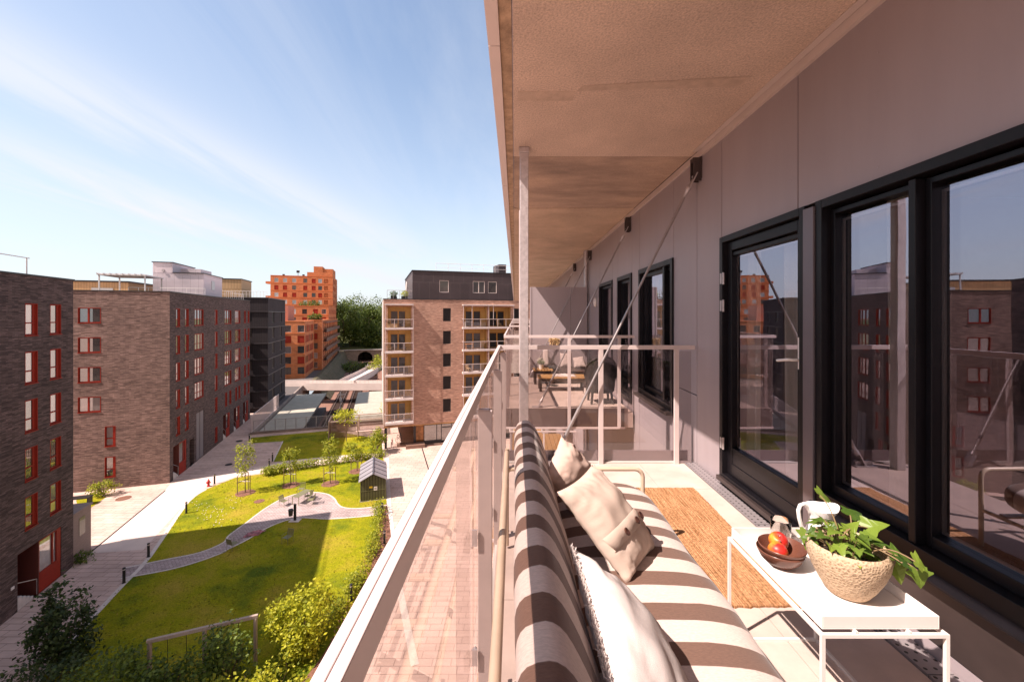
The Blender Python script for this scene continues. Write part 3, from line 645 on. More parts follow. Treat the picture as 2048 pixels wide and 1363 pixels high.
# ---- jute rug
m, n, l, b = nodes('woven_jute')
tc = n.new('ShaderNodeTexCoord'); sp = n.new('ShaderNodeSeparateXYZ'); l.new(tc.outputs['Object'], sp.inputs[0])
mp1 = n.new('ShaderNodeMapping'); mp1.inputs['Scale'].default_value = (80, 3.0, 1); l.new(tc.outputs['Object'], mp1.inputs[0])
z1 = n.new('ShaderNodeTexNoise'); z1.inputs['Scale'].default_value = 1.5; z1.inputs['Detail'].default_value = 6; l.new(mp1.outputs[0], z1.inputs['Vector'])
rp = n.new('ShaderNodeValToRGB'); l.new(z1.outputs[0], rp.inputs[0]); rp.color_ramp.elements[0].color = (.25,.11,.045,1); rp.color_ramp.elements[1].color = (.52,.29,.15,1); rp.color_ramp.elements[0].position = .32; rp.color_ramp.elements[1].position = .66
z2 = n.new('ShaderNodeTexNoise'); mp2 = n.new('ShaderNodeMapping'); mp2.inputs['Scale'].default_value = (90, 55, 1); l.new(tc.outputs['Object'], mp2.inputs[0]); l.new(mp2.outputs[0], z2.inputs['Vector']); z2.inputs['Scale'].default_value = 1; z2.inputs['Detail'].default_value = 3
mr = n.new('ShaderNodeMapRange'); l.new(z2.outputs[0], mr.inputs[0]); mr.inputs[1].default_value = .3; mr.inputs[2].default_value = .7; mr.inputs[3].default_value = .55; mr.inputs[4].default_value = 1.35
vm = n.new('ShaderNodeVectorMath'); vm.operation = 'SCALE'; l.new(rp.outputs[0], vm.inputs[0]); l.new(mr.outputs[0], vm.inputs['Scale']); l.new(vm.outputs[0], b.inputs['Base Color']); b.inputs['Roughness'].default_value = .95; b.inputs['Specular IOR Level'].default_value = .1
wv = n.new('ShaderNodeTexWave'); wv.bands_direction = 'X'; wv.inputs['Scale'].default_value = 26; wv.inputs['Distortion'].default_value = 1.5; l.new(tc.outputs['Object'], wv.inputs[0])
ad = n.new('ShaderNodeMath'); ad.operation = 'ADD'; l.new(wv.outputs['Fac'], ad.inputs[0]); l.new(z2.outputs[0], ad.inputs[1])
bp = n.new('ShaderNodeBump'); bp.inputs['Strength'].default_value = .45; bp.inputs['Distance'].default_value = .004; l.new(ad.outputs[0], bp.inputs['Height']); l.new(bp.outputs[0], b.inputs['Normal'])
s = MB(); nx, ny = 40, 80; vs = []; rnd = random.Random(3)
for j in range(ny+1):
    for i in range(nx+1):
        x = .72+.75*i/nx; y = 2.07+1.42*j/ny
        if j in (0, ny): y += rnd.uniform(-.006,.006)
        if i in (0, nx): x += rnd.uniform(-.004,.004)
        vs.append((x + .012*math.sin(y*2.1), y, .011+.0025*noise.noise(Vector((x*6,y*6,0)))))
s.add(vs, [(j*(nx+1)+i, j*(nx+1)+i+1, (j+1)*(nx+1)+i+1, (j+1)*(nx+1)+i) for j in range(ny) for i in range(nx)])
bd = [j*(nx+1) for j in range(ny+1)]
e0 = len(s.v); ring = list(range(nx+1)) + [j*(nx+1)+nx for j in range(1, ny+1)] + [ny*(nx+1)+i for i in range(nx-1, -1, -1)] + [j*(nx+1) for j in range(ny-1, 0, -1)]
s.v += [(s.v[i][0], s.v[i][1], .001) for i in ring]; k = len(ring)
s.f += [(ring[i], e0+i, e0+(i+1)%k, ring[(i+1)%k]) for i in range(k)]
tag(obj('jute_rug', s, m, smooth=True, ang=60), 'brown woven jute rug between the sofa and the balcony door', 'rug')
# ---- white tray table
tb = thing('tray_table', 'white metal tray table with thin square legs beside the sofa', 'table', (1.14, 1.58, 0))
s = MB(); tx0, tx1, ty0, ty1 = .953, 1.318, 1.305, 1.852
s.box(tx0, tx1, ty0, ty1, .466, .4695)
for bx in ((tx0, tx0+.004, ty0, ty1), (tx1-.004, tx1, ty0, ty1), (tx0+.004, tx1-.004, ty0, ty0+.004), (tx0+.004, tx1-.004, ty1-.004, ty1)): s.box(*bx, .4697, .507)
obj('tray', s, K['white_metal'], tb, bevel=.0015)
fx0, fx1, fy0, fy1, w_ = .944, 1.338, 1.293, 1.868, .011
s = MB()
for z0, z1 in ((.447, .458), (.0, .011)):
    s = MB()
    s.box(fx0, fx1, fy0, fy0+w_, z0, z1) if z0 > .1 else None
    s.box(fx0, fx1, fy1-w_, fy1, z0, z1); s.box(fx0, fx0+w_, fy0+w_, fy1-w_, z0, z1); s.box(fx1-w_, fx1, fy0+w_, fy1-w_, z0, z1)
    if z0 > .1:
        for x in (tx0+.1, tx1-.1): s.box(x-.004, x+.004, fy0+.002, fy1-.002, .456, .466)
    obj('frame' if z0 > .1 else 'base_frame', s, K['white_metal'], tb)
for x in (fx0, fx1-w_):
    for y in (fy0, fy1-w_):
        s = MB(); s.box(x, x+w_, y, y+w_, .0 if y < 1.5 else .011, .447); obj('leg', s, K['white_metal'], tb)
TZ = .4697
# ---- dimpled planter with ivy
m, n, l, b = nodes('dimpled_stoneware'); tc = n.new('ShaderNodeTexCoord')
vo = n.new('ShaderNodeTexVoronoi'); vo.inputs['Scale'].default_value = 120; l.new(tc.outputs['Object'], vo.inputs['Vector'])
rp = n.new('ShaderNodeValToRGB'); l.new(vo.outputs['Distance'], rp.inputs[0]); rp.color_ramp.elements[0].color = (.27,.17,.09,1); rp.color_ramp.elements[1].color = (.50,.37,.245,1); rp.color_ramp.elements[0].position = .05; rp.color_ramp.elements[1].position = .5
l.new(rp.outputs[0], b.inputs['Base Color']); b.inputs['Roughness'].default_value = .8
bp = n.new('ShaderNodeBump'); bp.inputs['Strength'].default_value = 1; bp.inputs['Distance'].default_value = .003; l.new(vo.outputs['Distance'], bp.inputs['Height']); l.new(bp.outputs[0], b.inputs['Normal']); K['stone_dimple'] = m
PC = Vector((1.165, 1.475, TZ+.001))
pot = thing('planter', 'dimpled sand coloured stoneware planter holding the ivy on the tray table', 'planter', PC)
s = MB(); s.lathe([(.0001,0),(.05,0),(.062,.005),(.082,.035),(.103,.075),(.118,.115),(.123,.148),(.121,.165),(.115,.172),(.107,.168),(.104,.15),(.1,.125),(.0001,.125)], PC, 56)
obj('pot', s, K['stone_dimple'], pot, smooth=True, ang=60)
s = MB(); s.lathe([(.1025,.128),(.07,.134),(.0001,.137)], PC, 28); obj('soil', s, pm('soil', (.05,.032,.022), 1, 0, .5, 60, 1, 120), pot, smooth=True)
ivy = thing('ivy_plant', 'green ivy with trailing leaves growing out of the dimpled planter', 'plant', PC+Vector((0,0,.12)))
LEAF = [(0,0),(.10,-.16),(.30,-.26),(.42,-.20),(.40,-.05),(.62,.02),(.60,.10),(.42,.24),(.36,.30),(.30,.40),(.16,.72),(0,1.0)]
def ivy_leaf(mb, base, dirv, up, size, fold=.25, rnd=random):
    d = Vector(dirv).normalized(); x = d.cross(Vector(up))
    if x.length < 1e-3: x = d.cross(Vector((1,0,0)))
    x.normalize(); nz = x.cross(d).normalized()
    pts = LEAF + [(-a, c) for a, c in LEAF[-2:0:-1]]
    vs = [];
    for a, c in pts:
        bend = -.22*c*c + fold*abs(a)*.8 + rnd.uniform(-.02,.02)
        vs.append(Vector(base)+(x*a+d*(c)+nz*bend)*size)
    mid = [Vector(base)+(d*t-nz*.22*t*t)*size for t in (.25,.5,.75)]
    k = len(vs); vs += mid
    # fans from the midrib keep the fold
    fs = []
    R_ = list(range(0, 12)); L_ = [0]+list(range(k-1, 10, -1))
    for side, flip in ((R_, False), (L_, True)):
        ctr = [k, k, k, k, k, k, k, k+1, k+1, k+1, k+2]
        for i in range(11):
            f = [side[i], side[i+1], ctr[i]]
            fs.append(tuple(f[::-1] if flip else f))
        for a_, c_ in ((7, (k, k+1)), (10, (k+1, k+2))):
            f = [side[a_], c_[1], c_[0]]; fs.append(tuple(f[::-1] if flip else f))
    mb.add(vs, fs)
leaves = MB(); stems = MB(); rnd = random.Random(11)
top = PC+Vector((0,0,.138))
def stem(a, b_, sagz=.03, r=.0022, n=7):
    a, b_ = Vector(a), Vector(b_); pts = [a.lerp(b_, i/n)+Vector((0,0,sagz*math.sin(math.pi*i/n))) for i in range(n+1)]; stems.tube(pts, r, 6); return pts
# placed trailing leaves: (px, py, depth, leaf length, direction)
trail = [(1640,990,1.62,.085,(.9,.1,-.35)), (1615,1065,1.55,.075,(-.3,-.3,-.7)), (1700,1030,1.56,.085,(.7,.2,.1)), (1735,1055,1.50,.09,(.6,-.2,.3)), (1785,1108,1.38,.08,(.7,-.2,-.15)), (1805,1125,1.34,.06,(.9,.1,-.3)),
         (1830,1122,1.32,.075,(.8,-.1,-.5)), (1835,1140,1.33,.075,(.1,-.2,-1)), (1790,1130,1.40,.085,(.3,-.25,-1)), (1668,1075,1.50,.08,(-.2,-.5,.1)), (1690,1100,1.46,.08,(.2,-.6,-.1)), (1660,1120,1.47,.075,(.3,-.6,-.2)),
         (1720,1110,1.46,.08,(.6,-.4,.1)), (1700,1065,1.5,.08,(0,-.3,.6)), (1740,1085,1.47,.075,(.7,-.4,.0))]
for px, py, Y, sz, d in trail:
    sz *= .78
    p = P(px, py, Y); q = top+Vector((rnd.uniform(-.05,.05), rnd.uniform(-.05,.05), 0)); stem(q, p, .035)
    ivy_leaf(leaves, p, d, (-.35,-.5,1), sz, .3, rnd)
for i in range(30):
    a = rnd.uniform(0, 2*math.pi); r_ = rnd.uniform(.01,.105); h = rnd.uniform(.01,.10)
    q = top+Vector((r_*.5*math.cos(a), r_*.5*math.sin(a), 0)); p = top+Vector((r_*math.cos(a), r_*math.sin(a)*1.1, h*(1.1-r_*4)))
    stem(q, p, .012, .0016, 4)
    ivy_leaf(leaves, p, (math.cos(a)+rnd.uniform(-.6,.6), math.sin(a)+rnd.uniform(-.6,.6), rnd.uniform(-.45,.3)), (rnd.uniform(-.5,.5), rnd.uniform(-.8,.2), 1), rnd.uniform(.032,.056), .3, rnd)
obj('foliage', leaves, leafmat('ivy_leaf', (.045,.10,.016), (.25,.35,.05), .33, .35), ivy)
obj('stem', stems, pm('ivy_stem', (.20,.13,.06), .7), ivy, smooth=True)
# ---- white jug
JC = Vector((1.262, 1.735, TZ+.001)); K['ceramic'] = pm('white_glaze', (.83,.80,.77), .12, 0, .02, 12)
jug = thing('jug', 'white ceramic jug with a tall looped handle behind the planter', 'jug', JC)
s = MB(); s.lathe([(.0001,0),(.04,0),(.052,.01),(.058,.04),(.055,.07),(.045,.105),(.041,.13),(.047,.155),(.058,.175),(.0585,.178),(.055,.178),(.043,.155),(.037,.13),(.04,.105),(.048,.07),(.05,.03),(.0001,.015)], JC, 44)
for i, v in enumerate(s.v):      # the spout
    d = Vector((v[0]-JC.x, v[1]-JC.y)); h = v[2]-JC.z
    if h > .14 and d.length > .02:
        a = math.atan2(d.y, d.x); k = max(0, math.cos(a-R(10)))**8*(h-.14)/.04*.02
        s.v[i] = (v[0]+k*math.cos(a), v[1]+k*math.sin(a), v[2]+k*.4)
obj('jug_body', s, K['ceramic'], jug, smooth=True, ang=70)
s = MB(); hp = [(-.045,-.004,.075),(-.052,-.006,.11),(-.06,-.009,.15),(-.068,-.012,.178),(-.08,-.013,.194),(-.095,-.014,.192),(-.102,-.015,.175),(-.098,-.014,.14),(-.085,-.012,.1),(-.068,-.008,.07),(-.05,-.004,.052)]
hp = [(-.05,-.004,.16),(-.062,-.008,.185),(-.078,-.011,.197),(-.094,-.013,.192),(-.102,-.014,.172),(-.098,-.013,.14),(-.088,-.011,.105),(-.072,-.008,.075),(-.054,-.004,.055)]
s.tube([JC+Vector(p) for p in hp], [.006,.0065,.007,.0075,.0078,.0078,.0075,.007,.007], 12); obj('handle', s, K['ceramic'], jug, smooth=True)
# ---- drinking glass
gm, n, l, b = nodes('clear_tumbler'); b.inputs['Transmission Weight'].default_value = 1; b.inputs['Roughness'].default_value = .02; b.inputs['IOR'].default_value = 1.45; b.inputs['Base Color'].default_value = (.97,.93,.90,1)
GC = Vector((1.128, 1.785, TZ+.001)); s = MB(); s.lathe([(.0001,0),(.030,0),(.034,.005),(.038,.055),(.0395,.103),(.0385,.1045),(.0375,.103),(.036,.055),(.032,.013),(.0001,.011)], GC, 36)
tag(obj('drinking_glass', s, gm, smooth=True, ang=60), 'clear ribbed drinking glass on the far corner of the tray table', 'glass')
# ---- stacked bowls with apples
BC = Vector((1.035, 1.64, TZ+.001)); K['bowl'] = pm('brown_glaze', (.13,.05,.032), .28, 0, .2, 9)
for i, (dz, dx, lab) in enumerate(((0, 0, 'lower brown bowl, under the bowl that holds apples'), (.019, .004, 'upper brown bowl holding two red and yellow apples'))):
    s = MB(); s.lathe([(.0001,0),(.03,0),(.048,.006),(.068,.026),(.08,.05),(.083,.058),(.081,.0595),(.077,.052),(.063,.028),(.045,.012),(.0001,.008)], BC+Vector((dx,-dx,dz)), 48)
    tag(obj('bowl', s, K['bowl'], smooth=True, ang=80), lab, 'bowl', 'stacked bowls on the tray table')
m, n, l, b = nodes('apple_skin'); tc = n.new('ShaderNodeTexCoord'); nz = n.new('ShaderNodeTexNoise'); nz.inputs['Scale'].default_value = 11; nz.inputs['Detail'].default_value = 4; l.new(tc.outputs['Object'], nz.inputs['Vector'])
rp = n.new('ShaderNodeValToRGB'); l.new(nz.outputs[0], rp.inputs[0]); rp.color_ramp.elements[0].color = (.62,.33,.03,1); rp.color_ramp.elements[1].color = (.50,.022,.016,1); rp.color_ramp.elements[0].position = .40; rp.color_ramp.elements[1].position = .56
l.new(rp.outputs[0], b.inputs['Base Color']); b.inputs['Roughness'].default_value = .42
for i, (c, tilt, lab) in enumerate((((1.045, 1.668, TZ+.078), (.5, -.3), 'red and yellow apple resting highest in the brown bowl'), ((1.012, 1.618, TZ+.066), (-.6, .5), 'red apple lying lower at the front of the brown bowl'))):
    s = MB(); pr = []
    for k in range(19):
        t = math.pi*k/18; r_ = .0345*math.sin(t)*(1+.10*math.cos(t)); z = -.032*math.cos(t)*(1-.28*math.exp(-(math.sin(t)/.35)**2))
        pr.append((max(r_, .0001), z))
    s.M = Matrix.Translation(c) @ Matrix.Rotation(tilt[0], 4, 'X') @ Matrix.Rotation(tilt[1], 4, 'Y')
    s.lathe(pr, n=36); a = tag(obj('apple', s, m, smooth=True, ang=180), lab, 'apple', 'apples in the bowl')
    t = MB(); t.M = s.M; t.tube([(0,0,.018),(.001,.0,.032),(.004,0,.04)], [.0016,.0014,.002], 6); obj('stalk', t, K['bark'], a, smooth=True)
# ================================================================== things on the neighbouring balcony
def slat_table(name, label, x0, x1, y0, y1, h, along='y', ns=7):
    t = thing(name, label, 'table', ((x0+x1)/2, (y0+y1)/2, 0)); s = MB()
    if along == 'y':
        w = (x1-x0)/ns
        for i in range(ns): s.box(x0+i*w+.006, x0+(i+1)*w-.006, y0, y1, h-.022, h)
    else:
        w = (y1-y0)/ns
        for i in range(ns): s.box(x0, x1, y0+i*w+.006, y0+(i+1)*w-.006, h-.022, h)
    obj('tabletop', s, K['oiled'], t)
    s = MB(); s.box(x0+.02, x1-.02, y0+.02, y0+.045, h-.075, h-.024); s.box(x0+.02, x1-.02, y1-.045, y1-.02, h-.075, h-.024); s.box(x0+.02, x0+.045, y0+.045, y1-.045, h-.075, h-.024); s.box(x1-.045, x1-.02, y0+.045, y1-.045, h-.075, h-.024)
    obj('apron', s, K['dark_wood'], t)
    for x in (x0+.02, x1-.07):
        for y in (y0+.02, y1-.07):
            s = MB(); s.box(x, x+.05, y, y+.05, 0, h-.076); obj('leg', s, K['dark_wood'], t)
    return t
K['oiled'] = pm('oiled_slats', (.46,.26,.10), .5, 0, .3, 7, .1, 60, stretch=(8,1,1)); K['dark_wood'] = pm('dark_stained_wood', (.055,.035,.028), .55, 0, .25, 8)
slat_table('side_table', 'small slatted wooden side table carrying the white flowerpot', .38, .80, 8.75, 9.15, .30)
slat_table('coffee_table', 'long low slatted wooden coffee table in front of the outdoor couch', .44, 1.36, 7.9, 8.35, .27, 'x', 5)
cc = thing('outdoor_couch', 'low slatted outdoor couch with grey cushions against the partition screen', 'couch', (1.0, 9.3, 0))
s = MB()
for i in range(8): s.box(.62, 1.62, 8.85+i*.11, 8.94+i*.11, .22, .25)
s.box(.62, 1.62, 8.83, 8.86, .1, .215); obj('slat_base', s, K['dark_wood'], cc)
for x in (.64, 1.55):
    for y in (8.88, 9.68):
        s = MB(); s.box(x, x+.05, y, y+.05, 0, .22); obj('leg', s, K['dark_wood'], cc)
gc = lin('grey_canvas', (.40,.33,.31))
s = MB(); s.bar((.70, 9.55, .26), (.70, 9.72, .60), .30, .12, (1,0,0)); obj('backrest', s, gc, cc, bevel=.03)
for lab, a in (('light grey back cushion on the outdoor couch, turned to its middle', ((1.02,9.45,.27),(1.30,9.45,.27),(1.30,9.62,.58),(1.02,9.62,.58))), ('pale cushion tipped over at the right end of the outdoor couch', ((1.30,9.3,.27),(1.58,9.22,.30),(1.55,9.5,.52),(1.30,9.5,.48)))):
    mb, _, _ = puff(*a, .06, n=16, seed=len(lab)); tag(obj('cushion', mb, gc, smooth=True, ang=180), lab, 'cushion')
mb, _, _ = puff((.72,9.0,.28),(.98,8.95,.28),(.98,9.3,.31),(.72,9.3,.31), .05, n=14, seed=2); tag(obj('cushion', mb, lin('dark_wool', (.03,.03,.03)), smooth=True, ang=180), 'black woollen cushion lying on the outdoor couch', 'cushion')
mb, _, _ = puff((.72,7.98,.275),(1.18,7.98,.275),(1.18,8.22,.275),(.72,8.22,.275), .03, n=16, seed=2, wr=.015); tag(obj('folded_blanket', mb, K['linen_white'], smooth=True, ang=180), 'white crumpled blanket lying on the low coffee table', 'blanket')
# wicker chair seen from behind
wk = thing('wicker_chair', 'dark wicker tub chair seen from behind at the near railing of the neighbour', 'chair', (1.41, 6.95, 0)); K['wicker'] = pm('dark_wicker', (.035,.028,.026), .6, 0, .5, 40, .8, 90)
s = MB(); vs = []; NA, NZ = 28, 10
for j in range(NZ+1):
    for i in range(NA+1):
        a = math.pi*(1.0+i/NA); hmax = .42+.34*math.sin(math.pi*i/NA)**.7; z = .24+(hmax-.24)*j/NZ; r_ = .23+.03*j/NZ
        vs.append((1.41+r_*math.cos(a), 6.95+r_*math.sin(a)*.95, z))
for (x, y, z) in list(vs): vs.append((1.41+(x-1.41)*.92, 6.95+(y-6.95)*.92, z))
q = (NA+1)*(NZ+1)
f = [(j*(NA+1)+i, j*(NA+1)+i+1, (j+1)*(NA+1)+i+1, (j+1)*(NA+1)+i) for j in range(NZ) for i in range(NA)]
f += [tuple(q+k for k in t[::-1]) for t in f]; f += [(NZ*(NA+1)+i, NZ*(NA+1)+i+1, q+NZ*(NA+1)+i+1, q+NZ*(NA+1)+i) for i in range(NA)]
s.add(vs, f); s.tube([(1.41+.255*math.cos(math.pi*(1+i/NA)), 6.95+.245*math.sin(math.pi*(1+i/NA)), .425+.345*math.sin(math.pi*i/NA)**.7) for i in range(NA+1)], .018, 8)
obj('backrest', s, K['wicker'], wk, smooth=True)
s = MB(); s.lathe([(.0001,.18),(.21,.18),(.23,.2),(.23,.25),(.21,.27),(.0001,.27)], (1.41,6.97,0), 28); obj('seat', s, K['wicker'], wk, smooth=True)
for x in (-.17, .17):
    for y in (-.15, .17):
        s = MB(); s.tube([(1.41+x*.9, 6.96+y*.9, .2), (1.41+x, 6.96+y, 0)], [.022,.018], 8); obj('leg', s, K['wicker'], wk, smooth=True)
# flowerpot, ornament, lantern
FP = Vector((.555, 8.93, .301)); fpt = thing('flowerpot', 'small white flowerpot with pale blossoms on the slatted side table', 'flowerpot', FP)
s = MB(); s.lathe([(.0001,0),(.045,0),(.055,.09),(.058,.10),(.05,.10),(.0001,.085)], FP, 20); obj('pot', s, K['ceramic'], fpt, smooth=True)
def leafcloud(mb, c, rad, n, size, rnd, shell=.55, clumps=0, cs=.35, flat=.0):
    c = Vector(c); cl = []
    for _ in range(clumps):
        while True:
            p = Vector((rnd.uniform(-1,1), rnd.uniform(-1,1), rnd.uniform(-1,1)))
            if shell < p.length < 1: break
        cl.append(p)
    for _ in range(n):
        if cl:
            b_ = rnd.choice(cl); p = b_+Vector((rnd.gauss(0,cs), rnd.gauss(0,cs), rnd.gauss(0,cs*.75)))
        else:
            while True:
                p = Vector((rnd.uniform(-1,1), rnd.uniform(-1,1), rnd.uniform(-1,1)))
                if p.length < 1: break
        p = Vector((p.x*rad[0], p.y*rad[1], p.z*rad[2]))+c
        d = Vector((rnd.uniform(-1,1), rnd.uniform(-1,1), rnd.uniform(-.9,.5))).normalized(); nn = Vector((rnd.gauss(0,.55), rnd.gauss(0,.55), 1))
        x = d.cross(nn).normalized(); s_ = size*rnd.uniform(.6,1.3)
        up_ = x.cross(d)
        a, b2, c2, d2 = p, p+d*s_*.5+x*s_*.32-up_*s_*.05, p+d*s_-up_*s_*.18, p+d*s_*.5-x*s_*.32-up_*s_*.05
        k = len(mb.v); mb.v += [tuple(a), tuple(b2), tuple(c2), tuple(d2)]; mb.f.append((k, k+1, k+2, k+3))
rnd = random.Random(8)
s = MB(); leafcloud(s, FP+Vector((0,0,.15)), (.08,.08,.07), 160, .03, rnd); obj('foliage', s, leafmat('pot_foliage', (.06,.12,.03), (.2,.28,.08)), fpt)
s = MB(); leafcloud(s, FP+Vector((0,0,.2)), (.09,.08,.05), 90, .025, rnd); obj('blossom', s, leafmat('pale_blossom', (.7,.65,.5), (.85,.8,.7)), fpt)
OP = Vector((.80, 8.6, 0)); orn = thing('garden_ornament', 'spiky straw coloured ornament on a thin dark pole', 'ornament', OP)
s = MB(); s.tube([OP, OP+Vector((0,0,.84))], .006, 6); s.lathe([(.0001,0),(.09,0),(.09,.01),(.0001,.014)], OP, 18); obj('pole', s, K['dark_steel'], orn, smooth=True)
s = MB()
for i in range(190):
    d = Vector((rnd.gauss(0,1), rnd.gauss(0,1), rnd.gauss(0,1)*.8)).normalized(); c_ = OP+Vector((0,0,.90)); s.tube([c_+d*.02, c_+d*rnd.uniform(.06,.13)], [.004,.009], 4)
obj('spikes', s, pm('straw', (.50,.34,.16), .9, 0, .4, 30), orn)
LP = Vector((1.30, 7.75, 0.0)); lan = thing('lantern', 'small clear glass lantern standing on the neighbour\'s floor tiles', 'lantern', LP)
s = MB(); s.lathe([(.0001,0.002),(.055,.002),(.055,.2),(.052,.2),(.052,.006),(.0001,.006)], LP, 24); obj('glass_cylinder', s, K['glass_far'], lan, smooth=True)
s = MB(); s.lathe([(.0001,.007),(.028,.007),(.028,.10),(.0001,.104)], LP, 16); obj('candle', s, K['ceramic'], lan, smooth=True)
# ================================================================== ground
K['paver'] = brick('pinkish_pavers', (.50,.36,.305), (.56,.41,.355), (.29,.20,.17), .9, .45, 'xy', .018, .25, .85, .16)
K['slab'] = pm('pale_concrete_walk', (.62,.50,.44), .85, 0, .10, .6, .1, 30)
K['cobble'] = brick('grey_cobble', (.36,.28,.265), (.48,.385,.365), (.22,.17,.17), .26, .13, 'xy', .02, .4, .85, .3)
K['kerb'] = pm('kerb_stone', (.60,.52,.47), .85, 0, .12, 3)
def grassmat():
    m, n, l, b = nodes('lawn_grass'); tc = n.new('ShaderNodeTexCoord')
    def nz(sc, det=6, rough=.6):
        q = n.new('ShaderNodeTexNoise'); q.inputs['Scale'].default_value = sc; q.inputs['Detail'].default_value = det; q.inputs['Roughness'].default_value = rough; l.new(tc.outputs['Object'], q.inputs['Vector']); return q.outputs[0]
    r1 = n.new('ShaderNodeValToRGB'); l.new(nz(.28, 8, .62), r1.inputs[0])
    e = r1.color_ramp.elements; e[0].position = .34; e[0].color = (.085,.125,.008,1); e[1].position = .66; e[1].color = (.33,.25,.03,1)
    q = e.new(.5); q.color = (.245,.24,.006,1)
    r2 = n.new('ShaderNodeMapRange'); l.new(nz(14, 5, .75), r2.inputs[0]); r2.inputs[1].default_value = .3; r2.inputs[2].default_value = .7; r2.inputs[3].default_value = .45; r2.inputs[4].default_value = 1.5
    vm = n.new('ShaderNodeVectorMath'); vm.operation = 'SCALE'; l.new(r1.outputs[0], vm.inputs[0]); l.new(r2.outputs[0], vm.inputs['Scale'])
    l.new(vm.outputs[0], b.inputs['Base Color']); b.inputs['Roughness'].default_value = .9; b.inputs['Specular IOR Level'].default_value = .1
    bp = n.new('ShaderNodeBump'); bp.inputs['Strength'].default_value = .7; bp.inputs['Distance'].default_value = .05; l.new(nz(30, 4, .8), bp.inputs['Height']); l.new(bp.outputs[0], b.inputs['Normal'])
    return m
K['grass'] = grassmat()
TR = (-16.6, 1.2, 66.9, 112.0); TR2 = (-16.0, 1.2, 112.0, 200.0)
s = MB(); A = [-1500, -60, TR[0], TR2[0], TR[1], 40, 1500]; A.insert(A.index(40), 4) if False else None; B_ = [-600, 20, 66.9, 112, 200, 400, 2600]
for a0, a1 in zip(A, A[1:]):
    for b0, b1 in zip(B_, B_[1:]):
        if any(t[0] <= a0+.01 and t[1] >= a1-.01 and t[2] <= b0+.01 and t[3] >= b1-.01 for t in (TR, TR2)) or (b0 == 200 and -61 < a0 < 40): continue
        s.quad(AB(a0,b0), AB(a1,b0), AB(a1,b1), AB(a0,b1))
struct('ground', s, K['paver'])
TZ2 = GZ-4.2
s = MB(); s.quad(AB(TR[0]-.2,TR[2]-.2,TZ2), AB(TR[1]+.2,TR[2]-.2,TZ2), AB(TR[1]+.2,222,TZ2), AB(TR[0]-.2,222,TZ2)); struct('trackbed', s, pm('ballast', (.22,.115,.085), .95, 0, .4, 3, .8, 9))
s = MB()
def wall_ab(mb, a0, b0, a1, b1, z0, z1, th=.3):
    p, q = AB(a0,b0), AB(a1,b1); p.z = q.z = (z0+z1)/2; mb.bar(p, q, th, z1-z0)
wall_ab(s, -16.75, 66.7, -16.75, 112, TZ2-.2, GZ+.25); wall_ab(s, -16.6, 66.75, 1.2, 66.75, TZ2-.2, GZ+.3); wall_ab(s, 1.35, 66.9, 1.35, 200, TZ2-.2, GZ+.25); wall_ab(s, -16.6, 112.1, -15.9, 112.1, TZ2-.2, GZ+.2)
struct('retaining_wall', s, pm('stained_wall', (.24,.19,.165), .9, 0, .3, .5))
def gpoly(pts): return [tuple(G(x, y))[:2] for x, y in pts]
def smooth_line(pts, k=6):
    P_ = [Vector(p) for p in pts]; o = []
    for i in range(len(P_)-1):
        a, b_, c, d = P_[max(i-1,0)], P_[i], P_[i+1], P_[min(i+2,len(P_)-1)]
        for j in range(k):
            t = j/k; o.append(.5*((2*b_)+(c-a)*t+(2*a-5*b_+4*c-d)*t*t+(3*b_-a-3*c+d)*t**3))
    return o+[P_[-1]]
def ribbon(mb, pts, w, z):
    pts = [Vector((p[0],p[1],0)) for p in pts]; vs = []
    for i, p in enumerate(pts):
        d = (pts[min(i+1,len(pts)-1)]-pts[max(i-1,0)]).normalized(); nn = Vector((-d.y,d.x,0))*w/2
        vs += [(p.x+nn.x,p.y+nn.y,z),(p.x-nn.x,p.y-nn.y,z)]
    mb.add(vs, [(2*i,2*i+1,2*i+3,2*i+2) for i in range(len(pts)-1)])
lawn1 = gpoly([(40,1400),(160,1262),(247,1168),(300,1112),(375,1004),(412,978),(470,955),(531,946),(640,930),(766,913),(774,960),(774,1005),(765,1060),(738,1150),(690,1240),(640,1320),(590,1400),(520,1520),(0,1520)])
s = MB(); s.sheet(lawn1, GZ+.012); s.prism(lawn1, GZ-.05, GZ+.008); struct('lawn', s, K['grass'])
lawn2 = [(400+.2347*x, 800+.2347*y) for x, y in [(432,318),(1115,258),(1540,330),(1560,440),(1200,470),(625,525),(705,352),(442,370)]]
s = MB(); s.sheet(gpoly(lawn2), GZ+.012); struct('lawn', s, K['grass'])
s = MB(); s.sheet(gpoly([(160,1030),(213,993),(186,984),(152,1000)]), GZ+.012); struct('grass_strip', s, K['grass'])
s = MB(); s.sheet(gpoly([(177,1106),(331,979),(341,967),(410,953),(470,944),(540,929),(640,907),(764,880),(770,909),(640,928),(531,944),(470,953),(412,974),(375,1001),(287,1098)]), GZ+.004); struct('walkway', s, K['slab'])
z5 = lambda L: [tuple(G(400+.2347*x, 800+.2347*y))[:2] for x, y in L]; z2 = lambda L: [tuple(G(.3985*x, 820+.3985*y))[:2] for x, y in L]
ue = smooth_line([(p[0],p[1],0) for p in z2([(625,792),(830,750),(1000,715),(1120,665)]) + z5([(250,1150),(400,1040),(470,985),(560,920),(680,850),(800,805),(900,788),(1000,786),(1090,803),(1145,840),(1170,880),(1210,910),(1290,922),(1400,918),(1610,893)])], 5)
le = smooth_line([(p[0],p[1],0) for p in z2([(605,845),(850,800),(1010,755),(1130,710)]) + z5([(200,1290),(400,1190),(560,1095),(700,1035),(830,1005),(960,1005),(1100,1012),(1400,990),(1610,965)])], 5)
